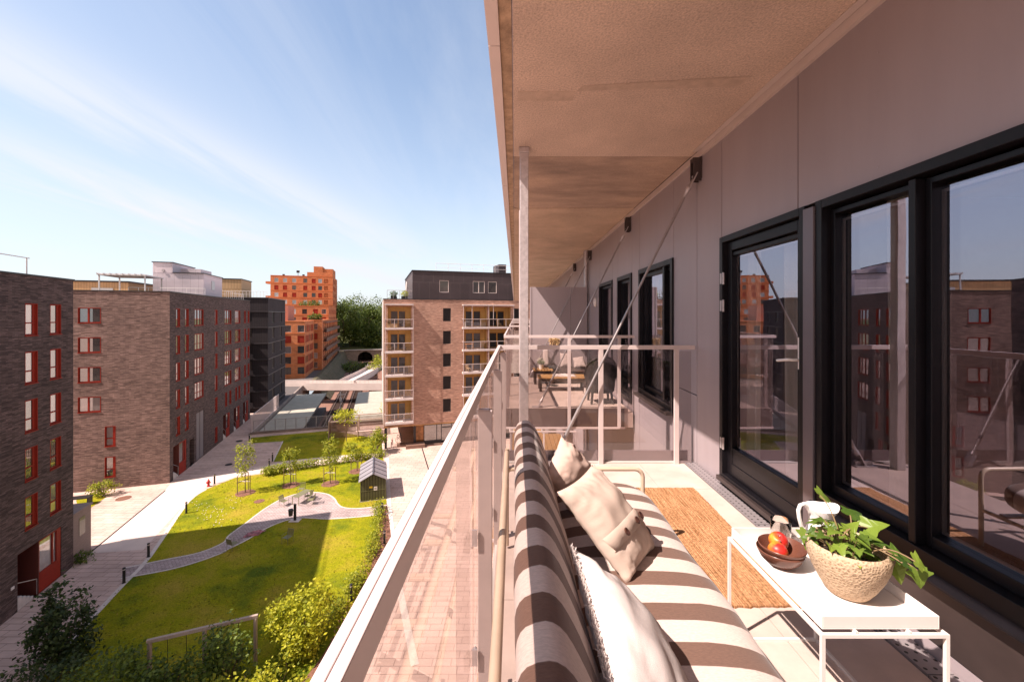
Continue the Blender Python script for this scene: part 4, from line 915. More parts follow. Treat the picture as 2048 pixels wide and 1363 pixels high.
s = MB(); ring = [(p.x,p.y) for p in ue]+[(p.x,p.y) for p in reversed(le)]; s.sheet(ring, GZ+.017); struct('garden_path', s, K['cobble'])
s = MB(); ribbon(s, ue, .13, GZ+.03); ribbon(s, le, .13, GZ+.03)
ribbon(s, smooth_line([(p[0],p[1],0) for p in gpoly([(40,1400),(160,1262),(247,1168),(300,1112),(375,1004),(412,978)])], 3), .26, GZ+.02)
ribbon(s, [(p[0],p[1]) for p in gpoly([(774,905),(775.5,964),(779,1020),(786,1080),(800,1180),(830,1330)])], .38, GZ+.02)
ribbon(s, [(p[0],p[1]) for p in z5([(620,527),(706,350),(442,369)])], .14, GZ+.022)
struct('kerb', s, K['kerb'])
s = MB(); ribbon(s, [(p[0],p[1]) for p in gpoly([(176,1108),(331,980)])], .12, GZ+.009); ribbon(s, [(p[0],p[1]) for p in gpoly([(844,895),(853,925),(872,985)])], .12, GZ+.009); struct('drain_channel', s, K['dark_steel'])
s = MB(); s.sheet(gpoly([(764,1012),(774,1006),(781,1062),(784,1090),(775,1150),(745,1260),(700,1420),(560,1420),(640,1318),(690,1238),(738,1148),(758,1066)]), GZ+.024); struct('mulch_bed', s, K['mulch'])
s = MB(); rnd = random.Random(4)
for i in range(900):
    t = rnd.random(); a = Vector(G(770,1015)).lerp(G(640,1330), t); b2 = Vector(G(779,1040)).lerp(G(720,1400), t); p = a.lerp(b2, rnd.random()); an = rnd.uniform(0,3.14); d = Vector((math.cos(an), math.sin(an), 0))*rnd.uniform(.03,.08)
    s.bar(p-d+Vector((0,0,.03)), p+d+Vector((0,0,rnd.uniform(.03,.06))), .03, .012)
o = obj('bark_chips', s, pm('bark_chip', (.30,.14,.09), .95, 0, .5, 6)); o['kind'] = 'stuff'
# manhole lids
s = MB()
for k, (px, py, r_, lab, mt) in enumerate(((247,996,.55,'round iron manhole lid in the sunlit paving before the brown brick gable','mulch'),(518.5,1002,.42,'rust coloured round lid in the sunlit lawn','mulch'),(478.6,881.5,.4,'round lid in the shaded paving nearest the bar fence','dark_steel'),(457.5,928.4,.35,'round lid in the shaded paving by the brick side wall','dark_steel'))):
    s = MB(); s.lathe([(.0001,.03),(r_*.86,.03),(r_*.88,.024),(r_*.9,.031),(r_,.031),(r_,.0)], G(px,py), 26); tag(obj('manhole_cover', s, K[mt]), lab, 'manhole cover')
# ================================================================== railway, platforms, bridge
s = MB()
for c in (-9.0, -5.6):
    for g_ in (-.72, .72):
        p0, p1 = AB(c+g_, 66, TZ2+.22), AB(c+g_+.6, 205, TZ2+.22); s.bar(p0, p1, .09, .16)
struct('rail_tracks', s, pm('rail_steel', (.35,.27,.24), .35, .6, .2, 2))
s = MB()
for c in (-9.0, -5.6):
    for i in range(150):
        b_ = 66.5+i*.9; p0, p1 = AB(c-1.25+.6*i/150, b_, TZ2+.07), AB(c+1.25+.6*i/150, b_, TZ2+.07); s.bar(p0, p1, .24, .16)
struct('sleepers', s, pm('sleeper', (.075,.05,.042), .95, 0, .3, 3))
s = MB(); wall_ab(s, -13.3, 68, -13.3, 99, TZ2, TZ2+.9, 5.2); wall_ab(s, -1.3, 69, -1.3, 98, TZ2, TZ2+.9, 4.6); struct('platform', s, K['asphalt'])
K['roofing'] = pm('canopy_roofing', (.44,.41,.34), .95, 0, .12, .8, .05, 8, spec=.1, c2=(.35,.33,.27))
def canopy(a0, a1, b0, b1, label):
    t = thing('platform_canopy', label, 'canopy', AB((a0+a1)/2, (b0+b1)/2, TZ2)); z = GZ-.15
    s = MB()
    n_ = 9
    for i in range(n_):
        y0, y1 = b0+(b1-b0)*i/n_, b0+(b1-b0)*(i+1)/n_-.04
        p = [AB(a0,y0), AB(a1,y0), AB(a1,y1), AB(a0,y1)]; s.prism([(q.x,q.y) for q in p], z-.16, z)
    obj('canopy_roof', s, K['roofing'], t)
    s = MB(); p = [AB(a0-.08,b0-.1), AB(a1+.08,b0-.1), AB(a1+.08,b1+.1), AB(a0-.08,b1+.1)]; s.prism([(q.x,q.y) for q in p], z-.36, z-.165); obj('canopy_edge', s, K['dark_steel'], t)
    for i in range(6):
        y = b0+2+(b1-b0-4)*i/5
        s = MB(); c = AB((a0+a1)/2, y); s.bar((c.x,c.y,TZ2+.9), (c.x,c.y,z-.36), .3); obj('column', s, K['concrete'], t)
canopy(-16.3, -10.6, 67.4, 98, 'long flat left platform canopy behind the lawn fence')
canopy(-4.15, .9, 70.5, 97, 'flat right platform canopy next to the balconied brick block')
K['bridge'] = pm('bridge_concrete', (.60,.50,.46), .8, 0, .1, .4)
br = thing('footbridge', 'pale concrete footbridge crossing over the railway tracks', 'bridge', (-43, 99, GZ))
s = MB(); s.box(-66, -26, 97.6, 101.2, GZ-1.05, GZ-.25); obj('deck', s, K['bridge'], br, bevel=.15)
s = MB(); s.box(-66, -26, 97.5, 97.62, GZ-.9, GZ+.75); s.box(-66, -26, 101.2, 101.32, GZ-.3, GZ+.75)
obj('parapet', s, K['bridge'], br)
s = MB()
for i in range(41): s.box(-66+i, -65.95+i, 97.53, 97.58, GZ+.75, GZ+1.4)
s.box(-66, -26, 97.52, 97.59, GZ+1.4, GZ+1.47); s.box(-66, -26, 97.54, 97.57, GZ+1.05, GZ+1.08); obj('handrail', s, K['bridge'], br)
for x in (-52.5, -33.5):
    s = MB(); s.box(x, x+.7, 98.3, 100.6, TZ2, GZ-1.05); obj('pier', s, K['concrete'], br)
wp = thing('ramp', 'pale curving ramp leading from the footbridge up past the brick block', 'ramp', AB(-3, 115))
rp_ = smooth_line([P(693,767,101), P(712,757,106), P(730,748,115), P(745,739,126), P(757,733,134), P(772,727,142)], 5)
s = MB(); vs = []
for i, p in enumerate(rp_):
    d = (rp_[min(i+1,len(rp_)-1)]-rp_[max(i-1,0)]); d.z = 0; d.normalize(); nn = Vector((-d.y,d.x,0))*1.9; q = Vector((p.x,p.y,p.z))
    for e, zo in ((1,.9),(.96,.9),(.95,0),(-.95,0),(-.96,.9),(-1,.9),(-1,-.7),(1,-.7)): vs.append(q+nn*e+Vector((0,0,zo)))
s.add(vs, [(i*8+k, i*8+(k+1)%8, (i+1)*8+(k+1)%8, (i+1)*8+k) for i in range(len(rp_)-1) for k in range(8)]); obj('ramp_deck', s, K['bridge'], wp)
s = MB(); s.sheet([tuple(AB(a,b)[:2]) for a, b in ((-30,84),(-16.95,84),(-16.95,111.9),(-16.05,112.4),(-16.05,200),(-30,200))], GZ+.01); struct('shade_strip', s, K['asphalt'])  # added dark sheet; its asphalt tone stands in for shade on the ground
# masts along the track
for k, (a, b_, lab) in enumerate(((-7.3, 92, 'slim pale signal mast between the tracks under the footbridge'), (-3.2, 142, 'slim pale mast beside the tracks near the tunnel'))):
    p = AB(a, b_, TZ2); s = MB(); s.tube([p, p+Vector((0,0,5.2))], .09, 8); s.bar(p+Vector((-.8,0,4.6)), p+Vector((.8,.2,4.6)), .12); s.bar(p+Vector((0,0,3.2)), p+Vector((0,0,3.9)), .35); tag(obj('signal_mast', s, K['white_metal'], smooth=True), lab, 'mast')
# tunnel portal and wooded hill
tp = thing('tunnel_portal', 'stone railway tunnel portal at the foot of the wooded hill', 'tunnel', AB(-5, 199, TZ2)); ang = [math.pi*i/14 for i in range(15)]
s = MB(); ho = [(math.cos(a)*3.2, math.sin(a)*3.0+1.5) for a in ang]; ou = [(13,0),(13,7.6),(6,8.4),(0,9),(-6,8.4),(-13,7.6),(-13,0)]
ctr = -5.6
def tpv(x, z, b_): q = AB(ctr+x, b_, TZ2+z); return q
vs = []; inner = [(3.2,0)]+ho+[(-3.2,0)]
outer = []
for x, z in inner:
    d = Vector((x, z-1.5)); t = 99
    r_ = d.normalized() if d.length else Vector((0,1)); k_ = min(13/abs(r_.x) if abs(r_.x) > 1e-3 else 99, 3.6/r_.y if r_.y > 1e-3 else 99); outer.append((r_.x*k_, 1.5+r_.y*k_) if z > 0 else (math.copysign(13, x), 0))
for pr, b_ in ((inner,199),(outer,199),(inner,216)): vs += [tpv(x,z,b_) for x, z in pr]
N = len(inner); s.add(vs, [(i,i+1,N+i+1,N+i) for i in range(N-1)]+[(i,2*N+i,2*N+i+1,i+1) for i in range(N-1)]+[tuple(range(2*N,3*N))]); obj('portal_wall', s, pm('tunnel_stone', (.26,.20,.16), .9, 0, .3, 1.2), tp)
s = MB(); s.bar(tpv(-13.3,5.3,198.8), tpv(13.3,5.3,198.8), .8, .4); obj('coping', s, K['concrete'], tp)
s = MB(); vs = []; NX, NYh = 40, 26
def hillz(a, b_):
    t = min(1, max(0, (b_-200)/75)); t = t*t*(3-2*t); e = min(1, max(0, (a+75)/40))
    z = GZ + .9 + t*12 + 1.2*noise.noise(Vector((a*.05, b_*.05, 0)))
    return z if a > -60 else GZ+.9*e+t*11*e-.3
for j in range(NYh+1):
    for i in range(NX+1):
        a = -75+i*4.5; b_ = 199.2+j*8; q = AB(a, b_); q.z = hillz(a, b_); vs.append(q)
for i in range(NX+1): q = AB(-75+i*4.5, 199.1); q.z = TZ2 if abs(-75+i*4.5+5.6) > 9 else GZ+.6; vs.append(q)
s.add(vs, [(j*(NX+1)+i, j*(NX+1)+i+1, (j+1)*(NX+1)+i+1, (j+1)*(NX+1)+i) for j in range(NYh) for i in range(NX)] + [((NYh+1)*(NX+1)+i, (NYh+1)*(NX+1)+i+1, i+1, i) for i in range(NX)])
struct('hill', s, pm('hill_grass', (.10,.11,.03), .95, 0, .4, .08))
# embankment between the orange blocks and the tracks
s = MB(); vs = []; nb = 30
for j in range(nb+1):
    b_ = 112+j*3.0; h = min(1, j/10)*1.0+max(0, j-12)/18*3.2
    for a, z in ((-16.1, h*.2), (-15.2, h*.3+.0), (-14.2, h*.5-.9), (-12.9, -2.6), (-11.2, -4.15)): q = AB(a, b_); q.z = GZ+.03+z; vs.append(q)
s.add(vs, [(j*5+i, j*5+i+1, (j+1)*5+i+1, (j+1)*5+i) for j in range(nb) for i in range(4)]); struct('embankment', s, pm('dry_grass_bank', (.15,.11,.07), .95, 0, .45, .7, c2=(.05,.055,.02)))
# ================================================================== trees
F_DARK = leafmat('dark_foliage', (.028,.052,.008), (.15,.20,.03), .32); F_MID = leafmat('mid_foliage', (.035,.065,.009), (.17,.23,.03), .36); F_LIME = leafmat('lime_foliage', (.20,.24,.012), (.62,.60,.04), .5); F_YOUNG = leafmat('young_foliage', (.12,.17,.012), (.46,.46,.035), .45)
F_DEEP = leafmat('deep_shrub_foliage', (.016,.032,.010), (.075,.11,.028), .28)
def branches(mb, base, h, r, rnd, spread, n=7, up=.5, start=.35):
    base = Vector(base); lean = Vector((rnd.uniform(-.04,.04), rnd.uniform(-.04,.04), 0))
    tr = [base+Vector((lean.x*h*t, lean.y*h*t, h*t)) for t in (0,.25,.5,.75,1)]; mb.tube(tr, [r, r*.8, r*.62, r*.42, r*.15], 8)
    for i in range(n):
        t = start+(.95-start)*i/n; a = rnd.uniform(0, 6.28); p = base+Vector((lean.x*h*t, lean.y*h*t, h*t)); L = spread*rnd.uniform(.6,1)*(1.1-t*.6)
        d = Vector((math.cos(a), math.sin(a), up)); mb.tube([p, p+d*L*.5, p+Vector((d.x,d.y,up*1.6))*L], [r*.42*(1-t*.5), r*.26, r*.08], 6)
def tree(name, label, base, h, crown, nl, ls, mat, seed, group=None, trunk_h=None, r=.09, clumps=26, cs=.2, crown_z=None, nb=8, cat='tree'):
    rnd = random.Random(seed); base = Vector(base); t = thing(name, label, cat, base, group=group)
    s = MB(); branches(s, base, (trunk_h or h*.85), r, rnd, crown[0]*.85, nb); obj('trunk', s, K['bark'], t, smooth=True)
    s = MB(); cz = crown_z if crown_z is not None else h-crown[2]
    leafcloud(s, base+Vector((0,0,cz)), crown, nl, ls, rnd, .45, clumps, cs); obj('crown', s, mat, t)
    return t
# young staked trees
def ground_line(px, py, dz): p = G(px, py); return p
K['tie'] = pm('white_tie', (.75,.7,.66), .8)
for k, (px, py, h, cr, cz, lab) in enumerate(((490.5,985.4,5.1,(.85,.85,1.75),3.25,'young staked tree with greyish leaves, leftmost on the sunlit lawn'), (582,970,4.1,(.72,.72,1.25),2.75,'young staked tree with light leaves, second from the left on the lawn'),
                                             (661,967,5.2,(.80,.80,1.65),3.3,'tall young staked tree, third from the left on the lawn'), (714,942,3.4,(.85,.85,1.0),2.3,'young staked tree close behind the small metal roofed shed'))):
    b0 = G(px, py); rnd = random.Random(20+k)
    t = tree('young_tree', lab, b0, h, cr, 950, .17, F_YOUNG, 30+k, 'young trees on the lawn', r=.05, clumps=30, cs=.17, crown_z=cz, nb=10)
    s = MB()
    for a in (R(100), R(220), R(340)):
        q = b0+Vector((math.cos(a)*.62, math.sin(a)*.62, 0)); s.tube([q, q+Vector((0,0,1.75))], .035, 7)
    q1, q2 = [b0+Vector((math.cos(a)*.62, math.sin(a)*.62, 1.1)) for a in (R(100), R(220))]; s.bar(q1, q2, .03, .07)
    sk = tag(obj('tree_stakes', s, K['stake']), ('wooden stakes round the leftmost young tree on the lawn','wooden stakes round the second young tree from the left','wooden stakes round the tall third young tree from the left','wooden stakes round the young tree behind the shed')[k], 'stakes', 'stakes round the young trees')
    s = MB(); s.lathe([(.07,1.05),(.075,1.15)], b0, 10); s.bar(b0+Vector((-.5,0,1.1)), b0+Vector((.5,0,1.1)), .02, .06); obj('tie_band', s, K['tie'], sk)
    s = MB(); s.lathe([(.0001,.07),(.45,.06),(.75,.03),(.82,.005)], b0, 22)
    for i, v in enumerate(s.v): s.v[i] = (v[0]+rnd.uniform(-.06,.06), v[1]+rnd.uniform(-.06,.06), v[2]+rnd.uniform(0,.03))
    struct('mulch_ring', s, K['mulch'])
tree('young_tree', 'slender flat crowned young tree before the railway fence', G(693,882), 4.2, (1.5,1.5,.85), 900, .22, F_LIME, 41, 'young trees on the lawn', r=.05, clumps=22, cs=.2, crown_z=3.3, nb=9)
def bush(name, label, base, rad, nl, ls, mat, seed, clumps=24, cs=.2, cat='bush', group=None):
    rnd = random.Random(seed); base = Vector(base); t = thing(name, label, cat, base, group=group)
    s = MB()
    for i in range(9):
        a = rnd.uniform(0,6.28); d = Vector((math.cos(a)*rad[0]*.7, math.sin(a)*rad[1]*.7, rad[2]*rnd.uniform(.9,1.5))); s.tube([base, base+d*.5+Vector((0,0,.1)), base+d], [.035,.022,.008], 6)
    obj('stem', s, K['bark'], t, smooth=True)
    s = MB(); leafcloud(s, base+Vector((0,0,rad[2]*.98)), rad, nl, ls, rnd, .3, clumps, cs); obj('foliage', s, mat, t); return t
bush('bush', 'round leafy bush by the corner of the balconied brick block', G(752,906), (1.05,1.0,1.5), 1700, .2, F_YOUNG, 51)
bush('bush', 'small round bush with pale blossom under the flat crowned tree', G(700,902), (.8,.6,.55), 600, .16, F_YOUNG, 52)
bush('bush', 'small bright bush in front of the brown brick gable', G(207,990), (1.1,.8,.75), 900, .16, F_YOUNG, 53)
bush('bush', 'low dark plant at the corner of the dark brick block', G(160,1122), (.8,.55,.35), 500, .13, F_MID, 54)
bush('maple_bush', 'large bright lime green bush at the edge of the shaded lawn', G(606,1300), (1.4,1.3,1.6), 5200, .17, F_LIME, 55, 46, .17)
bush('dark_tree', 'dark leafy small tree on the left walkway', G(122,1338), (1.25,1.2,2.0), 3600, .19, F_DEEP, 56, 34, .16, 'tree')
for k, (px, py, rad, nl, mat, lab) in enumerate(((70,1460,(1.9,1.5,1.25),3000,F_DEEP,'dark green bush filling the bottom left corner'), (215,1470,(1.9,1.4,1.6),3400,F_MID,'mid green bush below the left end of the swing frame'), (330,1420,(1.2,1.1,1.1),2000,F_MID,'leafy bush standing against the left swing post'),
                                                (445,1400,(1.15,1.0,1.75),2300,F_MID,'tall leafy bush before the right swing post'), (520,1470,(1.6,1.2,1.35),3200,F_LIME,'bright lime bush at the bottom edge beside the mulch bed'), (410,1500,(1.3,1.0,1.3),2300,F_YOUNG,'fresh green bush at the bottom edge under the swing frame'))):
    bush('bush', lab, G(px, py), rad, nl, .16, mat, 60+k, 30, .19, group='bushes at the bottom of the courtyard')
def hedge(name, label, px, w, h, nl, ls, mat, seed):
    rnd = random.Random(seed); pts = smooth_line([G(*p) for p in px], 6); t = thing(name, label, 'hedge', pts[0]); s = MB()
    tot = len(pts)-1
    lob = [(rnd.uniform(0,tot), rnd.uniform(.7,1.25)) for _ in range(int(tot*2.2))]
    for i in range(nl):
        u, k = rnd.choice(lob); u = min(tot-.01, max(0, u+rnd.gauss(0,.25))); j = int(u); p = pts[j].lerp(pts[j+1], u-j)
        p = p+Vector((rnd.gauss(0,w*.4), rnd.gauss(0,w*.4), abs(rnd.gauss(h*.55*k, h*.24)))); leafcloud(s, p, (.01,.01,.01), 1, ls, rnd)
    obj('foliage', s, mat, t)
    s = MB()
    for u, k in lob: p = pts[min(tot, int(u))]; s.tube([p, p+Vector((rnd.uniform(-.1,.1), rnd.uniform(-.1,.1), h*.7*k))], [.02,.006], 5)
    obj('stem', s, K['bark'], t)
hedge('hedge', 'bright hedge between the lawn and the brown mulch bed', [(757,1016),(755,1060),(746,1100),(722,1156),(690,1204),(650,1255),(600,1312),(555,1370)], .62, .85, 4600, .14, F_YOUNG, 71)
hedge('hedge', 'low hedge along the back path behind the young trees', [(533,950),(570,943),(620,934),(670,927),(720,920),(765,912)], .75, .85, 5200, .17, F_YOUNG, 72)
# single tufts and daisies that break up the mown lawn
def inside(p, poly):
    c = False; j = len(poly)-1
    for i in range(len(poly)):
        if (poly[i][1] > p[1]) != (poly[j][1] > p[1]) and p[0] < (poly[j][0]-poly[i][0])*(p[1]-poly[i][1])/(poly[j][1]-poly[i][1])+poly[i][0]: c = not c
        j = i
    return c
rnd = random.Random(17); s = MB(); dz = MB(); lw = [lawn1, gpoly(lawn2)]; x0, x1, y0, y1 = min(p[0] for p in lawn1), max(p[0] for p in lawn1), min(p[1] for p in lawn1), 62
k = 0
while k < 7000:
    p = (rnd.uniform(-34, x1), rnd.uniform(y0, y1))
    dn_ = noise.noise(Vector((p[0]*.35, p[1]*.35, 5)))
    if rnd.random() > .5+dn_ or not any(inside(p, q) for q in lw) or inside(p, ring): continue
    k += 1; a = rnd.uniform(0, 6.28); h = rnd.uniform(.02,.06); w_ = rnd.uniform(.015,.05); d = Vector((math.cos(a), math.sin(a), 0))*w_; b0 = Vector((p[0], p[1], GZ+.012)); t_ = Vector((rnd.uniform(-.04,.04), rnd.uniform(-.04,.04), h))
    s.add([b0-d, b0+d, b0+d*.5+t_, b0-d*.5+t_], [(0,1,2,3)])
o = obj('grass_tufts', s, leafmat('tuft_grass', (.14,.15,.010), (.34,.29,.03), .35)); o['kind'] = 'stuff'; tag(o, 'short uneven grass tufts growing over the two lawns', 'grass', kind='stuff')
for i in range(60):
    c = rnd.choice(((398,1010),(425,1022),(455,1018),(440,1040),(470,1003),(410,1035))); p = G(c[0]+rnd.gauss(0,12), c[1]+rnd.gauss(0,6))
    if inside((p.x,p.y), lawn1): dz.lathe([(.0001,.06),(.04,.05),(.0001,.07)], p, 5)
o = obj('daisies', dz, K['white_metal']); tag(o, 'white daisies scattered in the sunlit lawn beyond the walkway kerb', 'flowers', kind='stuff')
# hillside trees
big = [(688,640,196,7,'tall dark tree at the left edge of the wooded hill'), (712,628,212,9,'broad dark tree with the highest crown on the wooded hill'), (738,640,206,8,'wide dark green tree above the tunnel portal'), (758,646,214,7,'yellowish tree at the right edge of the wooded hill'), (700,668,200,6.5,'round mid green tree low on the hillside'), (727,672,200,7,'dense low tree right above the tunnel mouth'), (752,680,199,6,'dark low tree beside the balconied block')]
for k, (px, py, Y, r_, lab) in enumerate(big):
    c = P(px, py, Y); base = Vector((c.x, c.y, c.z-r_*1.15)); rnd = random.Random(90+k); t = thing('hill_tree', lab, 'tree', base, group='trees on the wooded hill')
    s = MB(); branches(s, base-Vector((0,0,2)), r_*1.6, .35, rnd, r_*.7, 7); obj('trunk', s, K['bark'], t, smooth=True)
    s = MB(); leafcloud(s, c, (r_,r_*.9,r_*.95), 2600, .85, rnd, .5, 34, .2); obj('crown', s, F_MID if k in (3,4) else F_DARK, t)
s = MB(); rnd = random.Random(99)
for i in range(46):
    c = P(rnd.uniform(640,800), rnd.uniform(614,655), rnd.uniform(225,270)); leafcloud(s, c, (7,6,6.5), 420, 1.1, rnd, .5, 10, .28)
o = obj('woodland', s, F_DARK); tag(o, 'dark wood covering the hilltop behind the single trees', 'wood', kind='stuff')
bush('bush', 'sprawling green bushes on the railway bank left of the tunnel', P(708,740,160)-Vector((0,0,1.6)), (4.5,8,2.4), 2600, .55, F_MID, 57, 30)
bush('bush', 'tall reedy green bush between the ramp and the balconied block', P(752,722,128)-Vector((0,0,4)), (2.6,4,3.2), 1300, .45, F_YOUNG, 58, 22)
# ================================================================== facades with real openings
def facade(root, name, loc, rz, Wd, H, holes, mat, depth=.16):
    """wall sheet in its own frame: x along, z up, outside towards -y; every opening has reveals"""
    xs = sorted(set([0, Wd]+[h[0] for h in holes]+[h[0]+h[2] for h in holes])); zs = sorted(set([0, H]+[h[1] for h in holes]+[h[1]+h[3] for h in holes]))
    xs = [x for x in xs if -1e-6 <= x <= Wd+1e-6]; s = MB()
    for x0, x1 in zip(xs, xs[1:]):
        for z0, z1 in zip(zs, zs[1:]):
            cx, cz = (x0+x1)/2, (z0+z1)/2
            if any(h[0] < cx < h[0]+h[2] and h[1] < cz < h[1]+h[3] for h in holes): continue
            s.quad((x0,0,z0),(x1,0,z0),(x1,0,z1),(x0,0,z1))
    for h in holes:
        x0, z0, x1, z1 = h[0], h[1], h[0]+h[2], h[1]+h[3]; d = h[5] if len(h) > 5 else depth
        s.quad((x0,0,z0),(x0,d,z0),(x0,d,z1),(x0,0,z1)); s.quad((x1,d,z0),(x1,0,z0),(x1,0,z1),(x1,d,z1)); s.quad((x0,0,z1),(x0,d,z1),(x1,d,z1),(x1,0,z1)); s.quad((x0,d,z0),(x0,0,z0),(x1,0,z0),(x1,d,z0))
    return obj(name, s, mat, root, loc=loc, rz=rz, keep=False)
WIN = {}
def win_mesh(style, w, h, d):
    key = (style, round(w,2), round(h,2), d)
    if key in WIN: return WIN[key]
    f, p = MB(), MB(); t = .07
    if style[0] == 'r': t = .085
    f.box(0, t, d-.10, d-.005, 0, h); f.box(w-t, w, d-.10, d-.005, 0, h); f.box(t, w-t, d-.10, d-.005, 0, t); f.box(t, w-t, d-.10, d-.005, h-t, h)
    if style == 'red_narrow': f.box(t, w-t, d-.095, d-.01, h*.37, h*.37+.07); f.box(w-t-.16, w-t, d-.08, d-.012, t, h-t)
    if style == 'red_wide':
        for x in (w*.36, w*.70): f.box(x, x+.09, d-.095, d-.01, t, h-t)
        f.box(t, w-t, d-.09, d-.012, h*.37, h*.37+.06)
    if style == 'red_double': f.box(w*.40, w*.40+.13, d-.095, d-.01, t, h-t)
    if style in ('dark_double', 'white_dark_pair'): f.box(w*.5-.04, w*.5+.04, d-.09, d-.01, t, h-t)
    if style == 'ochre_door':
        f.box(w*.47, w*.47+.16, d-.09, d-.01, t, h-t)
    if style[0] == 'r':
        f.box(-.03, w+.03, -.05, d-.1, -.05, .0)
        f.box(.0, .03, -.012, d-.1, 0, h); f.box(w-.03, w, -.012, d-.1, 0, h); f.box(.03, w-.03, -.012, d-.1, h-.03, h)
    if style == 'red_shutter': f.box(t, w-t, d-.12, d-.06, t, h-t)
    p.box(t*.5, w-t*.5, d-.045, d-.03, t*.5, h-t*.5)
    if style == 'red_narrow':      # curtain strip hanging inside the glass is read through the pane tone
        pass
    fm = {'r': K['redframe'], 'd': K['dark_frame'], 'o': K['ochre_frame'], 'w': K['white_frame']}[style[0]]
    pmz = {'r': K['pane_red'], 'd': K['pane_dark'], 'o': K['pane_dark'], 'w': K['pane_light']}[style[0]]
    if style == 'dark_plain': pmz = K['screen']
    if style[:10] == 'white_dark': pmz = K['pane_dark']
    WIN[key] = (mesh_of('window_frame', f, fm), mesh_of('pane', p, pmz)); return WIN[key]
def windows(root, loc, rz, wins, depth=.16, name='window', skip=()):
    Mx = Matrix.Translation(loc) @ Matrix.Rotation(rz, 4, 'Z')
    for h in wins:
        st = h[4]
        if st is None: continue
        a, b_ = win_mesh(st, h[2], h[3], h[5] if len(h) > 5 else depth); q = Mx @ Vector((h[0], 0, h[1]))
        o = col(bpy.data.objects.new(name, a)); o.parent = root; o.location = q; o.rotation_euler = (0,0,rz)
        e = col(bpy.data.objects.new('pane', b_)); e.parent = o
K['redframe'] = pm('red_window_paint', (.25,.024,.013), .6, 0, .12, 6, spec=.15); K['dark_frame'] = pm('dark_window_paint', (.03,.026,.028), .45, 0, .2, 6)
K['ochre_frame'] = pm('ochre_window_paint', (.52,.25,.05), .5, 0, .12, 6); K['white_frame'] = pm('white_window_paint', (.6,.5,.47), .5)
K['pane_red'] = panemat('window_pane_curtained', (.05,.04,.035), (.48,.40,.37), refl=.20); K['screen'] = pm('dark_window_screen', (.022,.017,.017), .5, 0, .2, 3, spec=.2); K['pane_dark'] = panemat('window_pane_dark', (.012,.01,.01), (.10,.075,.06), refl=.04, blend=.15); K['pane_light'] = panemat('window_pane_light', (.08,.07,.07), (.4,.36,.36), refl=.2)
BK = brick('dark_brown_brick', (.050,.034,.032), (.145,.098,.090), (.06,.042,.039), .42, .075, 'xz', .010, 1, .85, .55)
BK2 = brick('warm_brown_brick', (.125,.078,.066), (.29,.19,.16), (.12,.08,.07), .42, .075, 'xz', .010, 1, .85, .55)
BK3 = brick('reddish_brick', (.33,.18,.13), (.47,.28,.21), (.30,.19,.145), .36, .085, 'xz', .012, 1, .85, .5)
RT = 3.73; HB = RT-GZ
S90 = R(90)
def redrows(cols, n=5, z0=2.12, sp=2.77):
    return [(x, z0-1.85-i*sp-GZ, w, 1.85, st) for x, w, st in cols for i in range(n)]
# ---- B1: dark brick block at the left edge
b1 = thing('brick_block', 'dark brown brick block with red window frames at the left edge', 'building', (-29.1, 27.7, 0), TH)
L1 = 32.0
cols = [(L1-2.55, .93, 'red_narrow'), (L1-3.98+.0, .93, 'red_narrow'), (L1-6.9, .93, 'red_narrow'), (L1-9.6, .93, 'red_narrow'), (L1-13, 2.4, 'red_wide')]
cols[0] = (L1-2.06, .93, 'red_narrow')
w = redrows(cols); ent = [(L1-4.50, .0, 1.55, 3.15, None, 1.3), (L1-2.95, .0, 1.85, 3.15, None, .16)]
fz = (0, -L1, GZ); facade(b1, 'wall', fz, S90, L1, HB, w+ent, BK); windows(b1, fz, S90, w)
s = MB(); s.box(-14, 0, -.02, 0, GZ, RT); s.box(-14, -13.98, -L1, 0, GZ, RT); s.box(-14, 0, -L1, -L1+.02, GZ, RT); s.box(-14, -.02, -L1, -.03, RT-.3, RT-.02)
obj('wall', s, brick('dark_brown_brick_gable', (.050,.034,.032), (.145,.098,.090), (.06,.042,.039), .42, .075, 'xz', .010, 1, .85, .55), b1, keep=False)
s = MB(); s.box(-14.05, .06, -L1, .06, RT-.015, RT+.07); obj('parapet_cap', s, K['dark_steel'], b1, keep=False)
